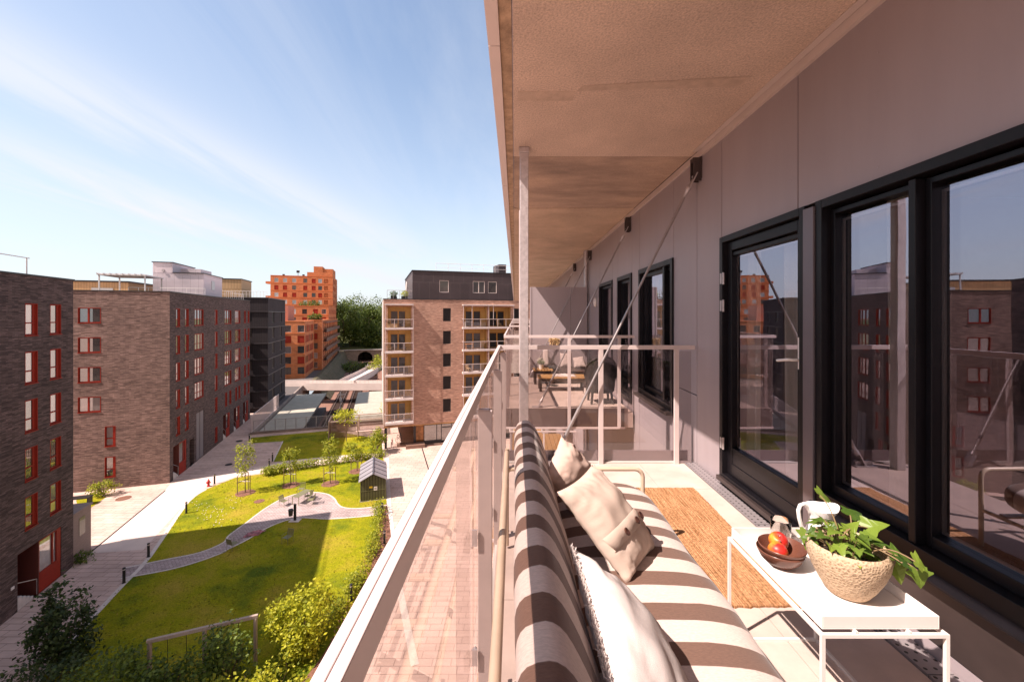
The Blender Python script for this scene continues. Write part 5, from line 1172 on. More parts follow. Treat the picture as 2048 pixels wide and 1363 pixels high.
def entrance(root, yA, yB, yC, zt, rec=1.3):
    """recessed dark porch from yA to yB with steps, red framed shop window from yB to yC"""
    z0 = GZ
    s = MB(); s.box(-rec-.05, -rec, yA, yB, z0, zt); s.box(-rec, -.0, yB-.03, yB, z0, zt); obj('porch', s, pm('porch_red', (.10,.02,.014), .6), root, keep=False)
    s = MB(); s.box(-rec+.0, -rec+.07, yA+.2, yB-.25, z0+.85, zt-.2); d = obj('door', s, K['redframe'], root, keep=False)
    s = MB(); s.box(-rec+.07, -rec+.08, yA+.3, yB-.35, z0+.95, zt-.35); obj('pane', s, K['pane_light'], d, keep=False)
    s = MB()
    for i in range(4): s.box(-rec+.0, -.02-i*.0, yA+.02+i*.28, yA+.02+(i+1)*.28-.001, z0, z0+.72-i*.18)
    obj('steps', s, K['concrete'], root, keep=False)
    s = MB(); s.tube([(-.06, yA+.05, z0+1.55), (-.06, yB-.05, z0+.95)], .025, 7); s.tube([(-.06, yB-.05, z0+.95), (-.06, yB-.05, z0+.05)], .02, 6); obj('handrail', s, K['alu'], root, keep=False)
    s = MB(); s.box(-.12, -.03, yB, yC, z0+.02, z0+1.12); s.box(-.14, -.02, yB, yB+.09, z0+1.12, zt); s.box(-.14, -.02, yC-.35, yC, z0+1.12, zt); s.box(-.14, -.02, yB+.09, yC-.35, z0+1.12, z0+1.2); s.box(-.14, -.02, yB+.09, yC-.35, zt-.08, zt); s.box(-.13, -.03, yB+(yC-yB)*.62, yB+(yC-yB)*.62+.09, z0+1.2, zt-.08)
    o = obj('shop_window', s, K['redframe'], root, keep=False)
    s = MB(); s.box(-.1, -.09, yB+.05, yC-.3, z0+1.15, zt-.04); obj('pane', s, K['pane_light'], o, keep=False)
entrance(b1, -4.48, -2.96, -1.12, GZ+3.13)
s = MB(); s.box(.0, .03, -4.95, -4.75, GZ+1.45, GZ+1.6); obj('doorplate', s, K['white_metal'], b1, keep=False)
rr = thing('roof_railing', 'thin roof railing on the dark brick block at the left edge', 'railing', (-24, 18, RT)); s = MB()
for i in range(6): p = Vector((-29.1,27.7,RT))+Vector((UX,UY,0))*(-3.2-i*2)+Vector((VXX,VYY,0))*-.4; s.tube([p, p+Vector((0,0,1.05))], .035, 6)
p = Vector((-29.1,27.7,RT+1.05))+Vector((VXX,VYY,0))*-.4; s.tube([p+Vector((UX,UY,0))*-3.0, p+Vector((UX,UY,0))*-14], .03, 6); obj('rail', s, K['white_metal'], rr)
an = thing('annex', 'low timber clad annex with a small dark window behind the dark brick block', 'annex', AB(-19.6, 35.4), TH)
s = MB(); s.box(-6, .35, .1, 2.0, .002, 3.2); s.box(-6.1, .42, .06, 2.1, 3.2, 3.32); obj('wall', s, pm('grey_timber_cladding', (.24,.175,.155), .8, 0, .2, 4, .2, 20, stretch=(1,1,12)), an, keep=False)
s = MB(); s.box(.352, .37, .75, 1.35, 1.55, 2.75); obj('window', s, K['pane_dark'], an, keep=False)
fl_ = thing('bench', 'low dark flat bench on the grass strip between the two brick blocks', 'bench', G(165,1009), TH)
s = MB(); s.box(-1.6, .6, -.35, .35, .62, .72); obj('seat', s, K['dark_steel'], fl_, keep=False)
for x, y in ((-1.5,0),(.5,0)):
    s = MB(); s.box(x-.05, x+.05, y-.3, y+.3, 0, .62); obj('leg', s, K['dark_steel'], fl_, keep=False)
# ---- B2: brown brick block
b2 = thing('brick_block', 'brown brick block with a sunlit gable, a white rooftop house and red windows', 'building', (-34, 41.4, 0), TH)
cols = [(1.35, .9, 'red_narrow'), (3.45, .9, 'red_narrow'), (5.9, 2.5, 'red_wide'), (12.0, .9, 'red_narrow'), (15.6, 2.6, 'red_wide'), (19.8, 2.4, 'red_wide'), (24.1, .85, 'red_narrow'), (26.0, .85, 'red_narrow')]
w = redrows(cols); w = [h for h in w if not (abs(h[0]-15.6) < .01 or abs(h[0]-19.8) < .01) or h[1] > 2.12-1.85-3.5*2.77-GZ]
zl = 2.12-1.85-4*2.77-GZ
w = [h for h in w if not (abs(h[0]-5.9) < .01 and h[1] < zl+.5)]
for x in (15.7, 17.4, 19.9, 21.4): w.append((x, zl, .8, 1.85, 'red_narrow'))
w += [(12.0, .5, .9, 1.85, 'red_narrow')]
ent = [(.75, 0, 1.3, 3.3, None, 1.2), (2.05, 0, 1.75, 3.3, None, .16), (4.6, 0, 1.2, 2.9, None, .9), (6.4, 0, 2.2, 5.4, None, .10), (15.0, 0, 1.1, 3.2, None, 1.0), (16.1, 0, 1.5, 3.2, None, .16), (19.3, 0, 1.1, 3.2, None, 1.0), (20.4, 0, 1.5, 3.2, None, .16), (23.6, 0, 1.1, 3.2, None, 1.0), (24.7, 0, 1.5, 3.2, None, .16)]
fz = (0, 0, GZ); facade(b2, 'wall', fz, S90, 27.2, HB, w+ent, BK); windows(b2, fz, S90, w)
entrance(b2, .77, 2.05, 3.8, GZ+3.28, 1.2)
for y in (15.0, 19.3, 23.6): entrance(b2, y, y+1.1, y+2.6, GZ+3.18, 1.0)
s = MB(); s.box(-.10, -.06, 6.4, 8.6, GZ+.02, GZ+5.4); s.box(-.055, -.02, 7.45, 7.55, GZ+.02, GZ+5.4); obj('stair_panel', s, pm('grey_stair_panel', (.16,.14,.15), .5), b2, keep=False)
s = MB(); s.box(-.92, -.88, 4.6, 5.8, GZ, GZ+2.9); obj('door', s, K['dark_frame'], b2, keep=False)
w2 = [(22-7.10, 2.12-1.40-i*2.79-GZ, 1.70, 1.42, 'red_double') for i in range(4)] + [(22-5.10, -11.0-GZ, .82, 1.9, 'red_narrow'), (22-5.10, -13.9-GZ, .82, 1.9, 'red_narrow')]
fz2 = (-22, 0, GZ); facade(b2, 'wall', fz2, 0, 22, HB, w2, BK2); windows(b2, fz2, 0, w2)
s = MB(); s.box(-22, 0, 27.19, 27.2, GZ, RT); s.box(-22, -21.98, 0, 27.2, GZ, RT); s.box(-22, -.02, .02, 27.18, RT-.3, RT-.02); s.box(-21.9, -.3, .3, 27, GZ, GZ+.1); s.box(-.45, -.4, 3.9, 27, GZ+3.4, RT-.4); s.box(-21.5, -4, .4, .45, GZ+.2, RT-.4); obj('wall', s, BK, b2, keep=False)
s = MB(); s.box(-22, .06, -.06, 27.2, RT-.015, RT+.07); obj('parapet_cap', s, K['dark_steel'], b2, keep=False)
K['white_clad'] = brick('white_boarding', (.60,.52,.55), (.57,.49,.52), (.42,.36,.38), .9, 3.4, 'xz', .02, .05, .6, .1)
s = MB(); s.box(-8.65, -3, 17.4, 24.5, RT, 7.05); s.box(-8.65, -6.5, 17.38, 24.5, 7.05, 8.4); s.box(-6.5, -4.2, 20, 24, 7.05, 7.9); rh = obj('rooftop_house', s, K['white_clad'], b2, keep=False)
s = MB(); s.box(-8.75, -2.9, 17.28, 24.6, 7.05, 7.16) if False else s.box(-6.48, -2.9, 17.28, 24.6, 7.05, 7.15); s.box(-8.75, -6.4, 17.28, 24.6, 8.4, 8.5); obj('roof_edge', s, K['dark_steel'], rh, keep=False)
s = MB(); s.box(-3, -2.96, 20.2, 21.4, 5.0, 6.3); obj('vent_grille', s, K['alu'], rh, keep=False)
s = MB(); s.lathe([(.0001,0),(.16,0),(.16,.12),(.0001,.12)], n=14)
for i, v in enumerate(s.v): s.v[i] = (-5.9-1.6+v[0], 17.4-v[2], 7.35+v[1])
obj('vent', s, K['alu'], rh, keep=False)
pg = thing('pergola', 'white pergola with a slanting cover on the roof terrace of the brown brick block', 'pergola', AB(-28.8, 64, RT), TH)
s = MB(); s.box(-2.5, 2.2, -2.2, 2.2, 2.42, 2.55); [s.box(-2.5+i*.6, -2.4+i*.6, -2.3, 2.3, 2.552, 2.66) for i in range(8)]; obj('canopy_roof', s, K['white_metal'], pg, keep=False)
for x in (-2.4, 2.0):
    for y in (-2.1, 2.0):
        s = MB(); s.box(x, x+.12, y, y+.12, 0, 2.42); obj('post', s, K['white_metal'], pg, keep=False)
def roofrail(label, p, q, n, z, h=1.05, mat='white_metal', infill=0):
    t = thing('roof_railing', label, 'railing', (Vector(p)+Vector(q))/2); s = MB(); p, q = Vector(p), Vector(q); p.z = q.z = z
    s.tube([p+Vector((0,0,h)), q+Vector((0,0,h))], .028, 6); s.tube([p+Vector((0,0,h*.5)), q+Vector((0,0,h*.5))], .014, 5); obj('rail', s, K[mat], t)
    s = MB()
    for i in range(n+1): a = p.lerp(q, i/n); s.tube([a, a+Vector((0,0,h))], .024, 5)
    obj('posts', s, K[mat], t); return t
A2 = lambda x, y: Vector((-34,41.4,0))+Vector((VXX,VYY,0))*x+Vector((UX,UY,0))*y
roofrail('thin railing in front of the white rooftop house', A2(-9, 12.5), A2(-1.2, 12.5), 8, RT)
roofrail('thin railing on the far roof edge beside the white rooftop house', A2(-.8, 19), A2(-.8, 26.8), 9, RT)
tb_ = thing('ochre_building', 'low ochre clad rooftop storey showing above the brown brick gable', 'building', (-79, 85, GZ), TH)
K['ochre_clad'] = brick('ochre_boarding', (.46,.30,.16), (.42,.27,.14), (.25,.16,.08), .45, 6, 'xz', .03, .05, .6, .1)
s = MB(); s.box(-26, 3, 0, 14, 0, HB+.6); s.box(-16, 0, 1.5, 12, HB+.6, HB+4.4); obj('wall', s, K['ochre_clad'], tb_, keep=False)
s = MB(); s.box(-16.2, .2, 1.3, 12.2, HB+4.4, HB+4.7); obj('roof', s, K['dark_steel'], tb_, keep=False)
s = MB(); s.box(-6, -2.5, 1.4, 1.5, HB+2.1, HB+3.2); obj('window', s, K['pane_light'], tb_, keep=False)
# ---- B3: charcoal block with ledges
b3 = thing('charcoal_block', 'charcoal clad block with horizontal ledges behind the brown brick block', 'building', (-42.3, 72, 0), TH)
K['charcoal'] = brick('charcoal_sheet_cladding', (.030,.024,.027), (.036,.029,.032), (.014,.012,.013), .35, 8, 'xz', .02, .05, .85, .15)
H3 = 4.4-GZ; lz = [2.0-2.72*i for i in range(6)]
w = [(8.7-1.75+.0-3.6+1.6, z-1.75-GZ, 1.5, 1.65, 'white_one') for z in lz]; w = [(5.1, z-1.85-GZ, 1.5, 1.7, 'dark_double') for z in lz]
fz = (-9, 0, GZ); facade(b3, 'wall', fz, 0, 9, H3, w, K['charcoal']); windows(b3, fz, 0, w)
w = [(x, z-1.9-GZ, ww, 1.95, 'dark_double') for z in lz for x, ww in ((3.0, 1.6), (9.2, 1.6))]
fz = (0, 0, GZ); facade(b3, 'wall', fz, S90, 14, H3, w, K['charcoal']); windows(b3, fz, S90, w)
s = MB(); s.box(-9, 0, 13.98, 14, GZ, 4.4); s.box(-9, -8.98, 0, 14, GZ, 4.4); s.box(-8.98, -.02, .02, 13.98, 4.1, 4.38); s.box(-8.9, -.4, .4, 13.9, GZ, 4.0); obj('wall', s, K['charcoal'], b3, keep=False)
s = MB()
for z in [4.35]+lz+[lz[-1]-2.72]: s.box(-9, .12, -.14, 14.1, z+.0, z+.12)
obj('ledge', s, pm('charcoal_ledge', (.06,.05,.055), .5), b3, keep=False)
for i, z in enumerate(lz[1:]):
    s = MB(); s.box(-4.2, -2.1, -.6, -.05, z-2.72+.12, z-2.6); s.box(-4.2, -2.1, -.6, -.57, z-2.6, z-1.7); obj('balcony', s, K['charcoal'], b3, keep=False)
s = MB(); s.box(-9, -4.76, 3, 9.1, 4.4, 7.65); rh = obj('rooftop_house', s, K['ochre_clad'], b3, keep=False)
s = MB(); s.box(-9.1, -4.66, 2.9, 9.2, 7.65, 7.8); obj('roof_edge', s, K['dark_steel'], rh, keep=False)
A3 = lambda x, y: Vector((-42.3,72,0))+Vector((VXX,VYY,0))*x+Vector((UX,UY,0))*y
roofrail('thin railing on the roof of the charcoal block', A3(-8.5, .3), A3(-.2, .3), 16, 4.45)
# ---- orange buildings
OR = brick('orange_brick', (.40,.145,.062), (.47,.18,.078), (.33,.115,.05), .6, .2, 'xz', .02, .6, .85, .3)
K['orange_side'] = OR
def orange(name, label, corner, wl, wr, ztop, cols_f, cols_s, sp=2.8, ww=1.5, wh=1.75, zf=None, sill=True, extra=None):
    t = thing(name, label, 'building', (corner[0], corner[1], 0), TH); H = ztop-GZ; n = int(H//sp)
    rows = [H-1.0-wh-i*sp for i in range(n) if H-1.0-wh-i*sp > .3]
    rn = random.Random(len(label)); wf = [(x, z, ww, wh, rn.choice(('red_shutter','dark_double','white_one','white_one'))) for x in cols_f for z in rows]; wsd = [(y, z, ww, wh, rn.choice(('red_shutter','red_shutter','dark_double'))) for y in cols_s for z in rows]
    lab_f = (-wl, 0, GZ); facade(t, 'wall', lab_f, 0, wl, H, wf, OR, .2); windows(t, lab_f, 0, wf[:60], .2)
    facade(t, 'wall', (0,0,GZ), S90, wr, H, wsd, OR, .2); windows(t, (0,0,GZ), S90, wsd[:40], .2)
    s = MB(); s.box(-wl, 0, wr-.02, wr, GZ, ztop); s.box(-wl, -wl+.02, 0, wr, GZ, ztop); s.box(-wl+.02, -.02, .02, wr-.02, ztop-.5, ztop-.05); s.box(-wl+.1, -.45, .45, wr-.1, GZ, ztop-.5); obj('wall', s, OR, t, keep=False)
    s = MB()
    for z in [H]+[r_-.35 for r_ in rows]: s.box(-wl-.05, .08, -.08, wr, GZ+z-.02, GZ+z+.13)
    obj('string_course', s, pm('orange_course', (.50,.15,.045), .8), t, keep=False)
    return t
tw = orange('orange_tower', 'tall orange brick tower with a stepped roof far behind the charcoal block', (-78, 180), 23.6, 20, 17.8, [1.4, 4.6, 8.0, 12.2, 15.4, 17.9, 20.2], [2, 5.5, 9, 12.5, 16], 3.0)
s = MB(); s.box(-10, -.02, .3, 12, 17.8, 19.6); s.box(-7.5, -4, .5, 8, 19.6, 22.1); s.box(-4, -.02, 1, 12, 19.6, 21.2); obj('roof_storey', s, OR, tw, keep=False)
for z in (8.6, 14.5):
    s = MB(); s.box(-25.6, -23.62, 1, 5, z, z+.9); obj('balcony', s, OR, tw, keep=False)
s = MB(); s.box(-20, -19.2, 4, 5, 17.9, 18.8); s.tube([(-14.2,5,17.9),(-14.2,5,20)], .1, 6); s.box(-14.8,-13.6,4.9,5.1,19.6,20.6); s.box(-12.4,-11.6,4,5,17.9,18.9); obj('chimney', s, K['dark_steel'], tw, keep=False)
oe = orange('orange_terrace_block', 'orange brick block with planted roof terraces stepping down before the tower', (-66.5, 150), 17.5, 28, 4.6, [2, 5.5, 9, 12.5, 15.2], [3, 7, 11, 15, 19, 23], 2.9)
od = orange('orange_corner_block', 'orange brick block with dark glazed balconies along the railway side', (-58.3, 127), 3.6, 50, -.1, [.9], [4, 9, 14, 19, 24, 29, 34, 39, 44], 2.9)
s = MB()
for i in range(5): s.box(.02, 1.0, 3, 49, -.8-2.9*i-.15, -.8-2.9*i)
for i in range(5): s.box(.95, 1.0, 3, 49, -.8-2.9*i, .2-2.9*i) if i else None
obj('balcony', s, pm('brown_balcony', (.10,.045,.032), .6), od, keep=False)
oc = orange('orange_corner_block', 'nearest orange brick block with rounded balconies behind the footbridge', (-55, 110), 13, 17, -.2, [8.2, 11.3], [1.2, 3.6, 6, 8.4, 10.8, 13.2], 2.72, 1.6, 1.8)
for i in range(1, 5):
    s = MB(); z = -.2-2.72*i-.2; s.box(-7.5, -4.9, -1.3, 0, z, z+.28); s.box(-7.5, -4.9, -1.32, -1.25, z+.28, z+.55); o = obj('balcony', s, OR, oc, keep=False)
    s = MB(); s.box(-7.5, -4.9, -1.3, -1.27, z+1.15, z+1.2); [s.box(-7.5+k*.2, -7.47+k*.2, -1.3, -1.27, z+.55, z+1.15) for k in range(14)]; obj('handrail', s, K['dark_steel'], o, keep=False)
s = MB(); s.box(-12.5, -4.5, 3, 12, -.2, 4.0); obj('roof_hut', s, pm('pinkish_render', (.42,.16,.11), .8), oc, keep=False)
rnd = random.Random(7)
for k, (c, rad, lab) in enumerate(((P(692/1, 606, 151)*0+Vector((-74,152,5.6)), (4.5,1.5,1.3), 'greenery on the orange roof terrace before the tower'), (Vector((-61,128.5,1.0)), (2.5,1.4,1.0), 'planting on the lower orange roof terrace'))):
    t = thing('terrace_plant', lab, 'plant', c-Vector((0,0,rad[2]))); s = MB(); leafcloud(s, c, rad, 500, .5, rnd); obj('foliage', s, F_MID, t)
    s = MB(); s.box(c.x-rad[0]*.8, c.x+rad[0]*.8, c.y-.4, c.y+.4, c.z-rad[2]-.3, c.z-rad[2]+.4); obj('planter', s, K['dark_steel'], t)
# ---- the balconied brick block
cb = thing('balconied_block', 'brick block with ochre balconies and a dark top storey across the plaza', 'building', (-16.1, 51.6, 0), TH)
SP = 2.9; ZS = [-.1-SP*i for i in range(5)]         # balcony floor levels
BW, BD = 26.0, 15.0; ZT, ZB = 3.4, -12.3
log = []
for z in ZS:
    for x0, wd in ((.45, 2.80), (9.95, 3.05), (13.25, 3.05)): log.append((x0, z-ZB, wd, 2.62, None, 1.05))
wn_ = [(7.24, z+.75-ZB, 1.02, 1.68, 'dark_plain') for z in ZS] + [(16.75, z+.75-ZB, 1.0, 1.68, 'dark_plain') for z in ZS] + [(20.5, z+.75-ZB, 1.0, 1.68, 'dark_plain') for z in ZS]
fz = (0, 0, ZB); facade(cb, 'wall', fz, 0, BW, ZT-ZB, log+wn_, BK3, .2); windows(cb, fz, 0, wn_, .2)
K['ochre_wall'] = brick('ochre_panel', (.55,.335,.115), (.58,.36,.13), (.40,.24,.08), .9, 6, 'xz', .02, .03, .6, .1)
s = MB()
for h in log:
    x0, z0, wd, hh = h[:4]; z0 += ZB
    s = MB(); s.box(x0, x0+wd, 1.05, 1.12, z0, z0+hh)
    s.box(x0-.0, x0+.02, .03, 1.06, z0, z0+hh); s.box(x0+wd-.02, x0+wd, .03, 1.06, z0, z0+hh)
    obj('loggia_wall', s, K['ochre_wall'], cb, keep=False)
drs = []
for i, h in enumerate(log): drs.append((h[0]+.35, h[1]+.05, h[2]-.95, 2.05, 'ochre_door', .14))
windows(cb, (0, .94, ZB), 0, drs, .14, name='balcony_door')
s = MB(); s.box(.02, BW, 1.2, BD, ZB, ZT); s.box(0, .02, 0, BD, ZB, ZT); obj('wall', s, BK3, cb, keep=False)
s = MB(); s.box(-.08, .0, 1.5, BD, ZB, ZT); obj('side_panel', s, K['white_metal'], cb, keep=False)
K['pale_slab'] = pm('pale_balcony_slab', (.58,.50,.48), .7, 0, .08, 3)
for z in ZS:
    for x0, x1 in ((.1, 3.5), (9.7, 16.6)):
        s = MB(); s.box(x0, x1, -.75, -.003, z-.22, z-.01); s.box(x0+.03, x1-.03, -.72, 1.04, z-.01, z+.005); b_o = obj('balcony', s, K['pale_slab'], cb, keep=False)
        s = MB(); s.box(x0, x1, -.75, -.70, z+1.0, z+1.06); s.box(x0, x0+.05, -.70, -.02, z+1.0, z+1.06); s.box(x1-.05, x1, -.70, -.02, z+1.0, z+1.06)
        k = int(round((x1-x0)/1.15)); [s.box(x0+(x1-x0-.05)*i/k, x0+(x1-x0-.05)*i/k+.05, -.74, -.71, z, z+1.0) for i in range(k+1)]; obj('handrail', s, K['rail'], b_o, keep=False)
        s = MB(); s.box(x0+.02, x1-.02, -.728, -.722, z+.03, z+.98); obj('glass_panel', s, K['glass_far'], b_o, keep=False)
for x0, x1 in ((.1, 3.5), (9.7, 16.6)): s = MB(); s.box(x0, x1, -.78, -.003, ZS[0]+2.78, ZS[0]+2.92); obj('balcony_roof', s, K['pale_slab'], cb, keep=False)
s = MB()
for x in (.14, 3.42, 9.74, 13.08, 16.5): s.box(x, x+.05, -.72, -.67, ZS[4], ZS[0]+2.78)
for x in (9.95+.9, 13.3+.4): s.box(x, x+.05, -.72, -.67, ZS[0], ZS[0]+2.78)
obj('balcony_post', s, K['rail'], cb, keep=False)
K['dark_clad'] = brick('dark_panel_cladding', (.050,.037,.040), (.058,.043,.046), (.09,.07,.07), 1.3, 2.2, 'xz', .015, .05, .5, .1)
pw = [(3.35, .95, 1.2, 1.55, 'white_dark'), (7.7, .95, 1.6, 1.55, 'white_dark_pair'), (9.75, .95, 1.2, 1.55, 'white_dark'), (13.3, .95, 1.2, 1.55, 'white_dark')]
fz = (3.43, .02, ZT); facade(cb, 'penthouse_wall', fz, 0, BW-3.43, 3.6, pw, K['dark_clad'], .15); windows(cb, fz, 0, pw, .15)
s = MB(); s.box(3.45, BW, .6, BD, ZT, ZT+3.58); s.box(3.43, 3.45, .02, BD, ZT, ZT+3.6); obj('penthouse_wall', s, K['dark_clad'], cb, keep=False)
s = MB(); s.box(3.35, BW, -.06, BD, ZT+3.6, ZT+3.7); s.box(-.06, BW, -.06, .3, ZT-.0, ZT+.08); s.box(-.06, 3.4, .3, BD, ZT-.0, ZT+.05); obj('roof_edge', s, K['dark_steel'], cb, keep=False)
s = MB(); s.box(15.5, 16.6, 3, 6, ZT+3.7, ZT+5.2); obj('chimney', s, K['dark_clad'], cb, keep=False)
# ground floor: passage with pillars at the left, glazed shop to the right
s = MB()
for x in (.1, 3.6): s.box(x, x+.28, .3, .62, GZ, ZB)
s.box(.1, .4, 12, 12.4, GZ, ZB); obj('pillar', s, K['dark_steel'], cb, keep=False)
s = MB(); s.box(0, BW, 0, BD, ZB-.12, ZB-.002); obj('soffit', s, pm('timber_soffit', (.42,.22,.08), .6, 0, .2, 4), cb, keep=False)
s = MB(); s.box(4.9, BW, 1.0, BD-.2, GZ, ZB-.12); obj('shop_core', s, pm('shop_dark', (.10,.085,.085), .7), cb, keep=False)
s = MB(); s.box(3.9, 4.85, .5, .56, GZ+.5, ZB-.12); obj('copper_panel', s, pm('copper_glass', (.22,.10,.04), .15, .5, .5, 2), cb, keep=False)
s = MB()
for x in (4.85, 6.45, 7.05, 8.35, 9.9, 11.5, 13.1, 14.7, 16.3): s.box(x, x+.09, .4, .5, GZ+.32, ZB-.15)
s.box(4.85, 24, .4, .5, ZB-.3, ZB-.13); s.box(4.85, 7.05, .4, .5, GZ+.2, GZ+.55); s.box(8.4, 24, .4, .5, GZ+.2, GZ+.55); s.box(7.2, 8.3, .38, .48, ZB-.75, ZB-.63); sf = obj('shop_front', s, K['dark_frame'], cb, keep=False)
s = MB(); s.box(4.9, 24, .44, .45, GZ+.4, ZB-.2); obj('pane', s, K['pane_light'], sf, keep=False)
s = MB(); s.box(2.6, 4.9, -.7, .9, GZ+.002, GZ+.42); s.box(1.6, 2.6, .4, 1.6, GZ+.002, GZ+.25); s.box(4.9, 9.5, -.25, .4, GZ+.002, GZ+.16); obj('steps', s, pm('brick_steps', (.20,.115,.085), .85), cb, keep=False)
A5 = lambda x, y: Vector((-16.1,51.6,0))+Vector((VXX,VYY,0))*x+Vector((UX,UY,0))*y
roofrail('thin railing along the roof of the dark top storey', A5(6.5, 1.2), A5(24, 1.2), 11, ZT+3.7, 1.1)
roofrail('railing round the planted roof terrace of the balconied block', A5(.4, .35), A5(3.4, .35), 4, ZT+.08, 1.05, 'alu')
for k, (x, y, r_, m_, lab) in enumerate(((1.2,.9,.45,F_MID,'green plants behind the roof terrace railing, left clump'), (2.5,.9,.5,F_LIME,'yellow green plant behind the roof terrace railing, right clump'))):
    c = A5(x, y); c.z = ZT+.75; t = thing('terrace_plant', lab, 'plant', c-Vector((0,0,.7))); s = MB(); leafcloud(s, c, (r_,r_,.42), 260, .16, rnd); obj('foliage', s, m_, t)
    s = MB(); s.box(c.x-.35, c.x+.35, c.y-.2, c.y+.2, ZT+.06, ZT+.45); obj('planter', s, K['dark_steel'], t)
pa = thing('parasol', 'folded pale parasol on the planted roof terrace', 'parasol', A5(2.9, 3)); c = A5(2.9, 3); c.z = ZT; s = MB(); s.tube([c, c+Vector((0,0,2.5))], .03, 6); obj('pole', s, K['dark_steel'], pa); s = MB(); s.lathe([(.10,1.2),(.16,1.5),(.08,2.3),(.02,2.5)], c, 10); obj('canopy', s, K['white_metal'], pa, smooth=True)
# furniture on those balconies
def balc_table(label, x, z, mat):
    c = A5(x, -.25); c.z = z+.006; t = thing('balcony_table', label, 'table', c, TH); s = MB(); s.box(-.5, .5, -.3, .3, .68, .73); obj('tabletop', s, mat, t, keep=False)
    for sx in (-.45, .4):
        for sy in (-.26, .21): s = MB(); s.box(sx, sx+.05, sy, sy+.05, 0, .68); obj('leg', s, mat, t, keep=False)
    return t
def balc_chair(label, x, z, mat, rz=0):
    c = A5(x, -.2); c.z = z+.006; t = thing('balcony_chair', label, 'chair', c, TH+rz); s = MB(); s.box(-.24, .24, -.24, .24, .4, .45); obj('seat', s, mat, t, keep=False)
    s = MB(); [s.box(-.24+i*.12, -.18+i*.12, .2, .24, .45, .9) for i in range(4)]; s.box(-.24, .24, .2, .24, .9, .95); obj('backrest', s, mat, t, keep=False)
    for sx in (-.22, .18):
        for sy in (-.22, .18): s = MB(); s.box(sx, sx+.04, sy, sy+.04, 0, .4); obj('leg', s, mat, t, keep=False)
OW = pm('orange_wood', (.50,.20,.06), .6); LWd = pm('light_wood', (.55,.36,.18), .6)
balc_table('orange wooden table on the second right hand balcony from the top', 10.6, ZS[1], OW); balc_table('pale table on the topmost right hand balcony', 10.5, ZS[0], K['white_metal'])
balc_chair('light wooden chair on the third right hand balcony from the top', 10.5, ZS[2], LWd, .5); balc_chair('light chair on the topmost right hand balcony beyond the dividing post', 14.6, ZS[0], LWd, .3)
balc_chair('dark chair on the second left hand balcony from the top', 2.4, ZS[1], K['dark_wood'], .2); balc_chair('dark chair on the third left hand balcony from the top', 2.6, ZS[2], K['dark_wood'], -.3); balc_chair('dark chair on the fourth left hand balcony from the top', 2.2, ZS[3], K['dark_wood'], .1)
c = A5(1.0, -.3); c.z = ZS[0]+.006; t = thing('storage_box', 'pale wooden storage box on the topmost left hand balcony', 'box', c, TH); s = MB(); s.box(-.6, .6, -.25, .25, 0, .42); obj('box_body', s, LWd, t, keep=False); s = MB(); s.box(-.62, .62, -.27, .27, .42, .46); obj('lid', s, LWd, t, keep=False)
# ================================================================== courtyard furniture
# ---- bollard lights
bm = thing('bollard', 'x', 'bollard', (0,0,0), group='black bollard lights in the courtyard')
s = MB(); s.lathe([(.0001,0),(.11,0),(.11,.02),(.075,.025),(.075,.80),(.0001,.80)], n=18); obj('pole', s, K['dark_steel'], bm, smooth=True, keep=False)
s = MB(); s.lathe([(.06,.801),(.06,.87)], n=14); obj('light_ring', s, K['white_metal'], bm, smooth=True, keep=False)
s = MB(); s.lathe([(.0001,.87),(.08,.87),(.08,.94),(.07,.95),(.0001,.95)], n=18); obj('cap', s, K['dark_steel'], bm, smooth=True, keep=False)
BL = [((248,1165),'black bollard nearest the viewer, where the cobbled path meets the walkway kerb'), ((297,1113),'black bollard in the shade just beyond the start of the cobbled path'), ((372.6,1026),'black bollard in the sun at the lawn edge left of the leftmost young tree'), ((429,967),'black bollard standing next to the red hydrant'),
      ((538.5,934),'black bollard at the left end of the low back hedge'), ((545,922),'black bollard at the corner of the shaded back lawn'), ((498.6,882),'black bollard at the foot of the bar fence'), ((762.6,910),'black bollard at the plaza end of the back path'), ((764.5,1028),'black bollard where the cobbled path reaches the plaza'),
      ((769,1087),'black bollard in the mulch bed half way along the bright hedge'), ((702,1200),'black bollard in the mulch bed near the lime green bush')]
KIDS.clear()
for i, (p, lab) in enumerate(BL):
    if i == 0: bm.location = G(*p); bm['label'] = lab
    else: dup(bm, G(*p), None, lab)
# ---- hydrant
hy = thing('fire_hydrant', 'red fire hydrant at the lawn corner by the walkway', 'hydrant', G(417,972)); K['hyd'] = pm('hydrant_red', (.45,.015,.02), .4)
s = MB(); s.lathe([(.0001,0),(.15,0),(.15,.06),(.10,.07),(.10,.42),(.12,.44),(.12,.5),(.10,.52),(.085,.6),(.04,.65),(.03,.68),(.03,.73),(.0001,.73)], n=20); obj('hydrant_body', s, K['hyd'], hy, smooth=True, keep=False)
for d in ((1,0),(-1,0),(0,-1)):
    s = MB(); s.tube([(d[0]*.08,d[1]*.08,.38),(d[0]*.18,d[1]*.18,.38),(d[0]*.18,d[1]*.18,.38),(d[0]*.21,d[1]*.21,.38)], [.05,.05,.065,.06], 12); obj('outlet', s, K['hyd'], hy, smooth=True, keep=False)
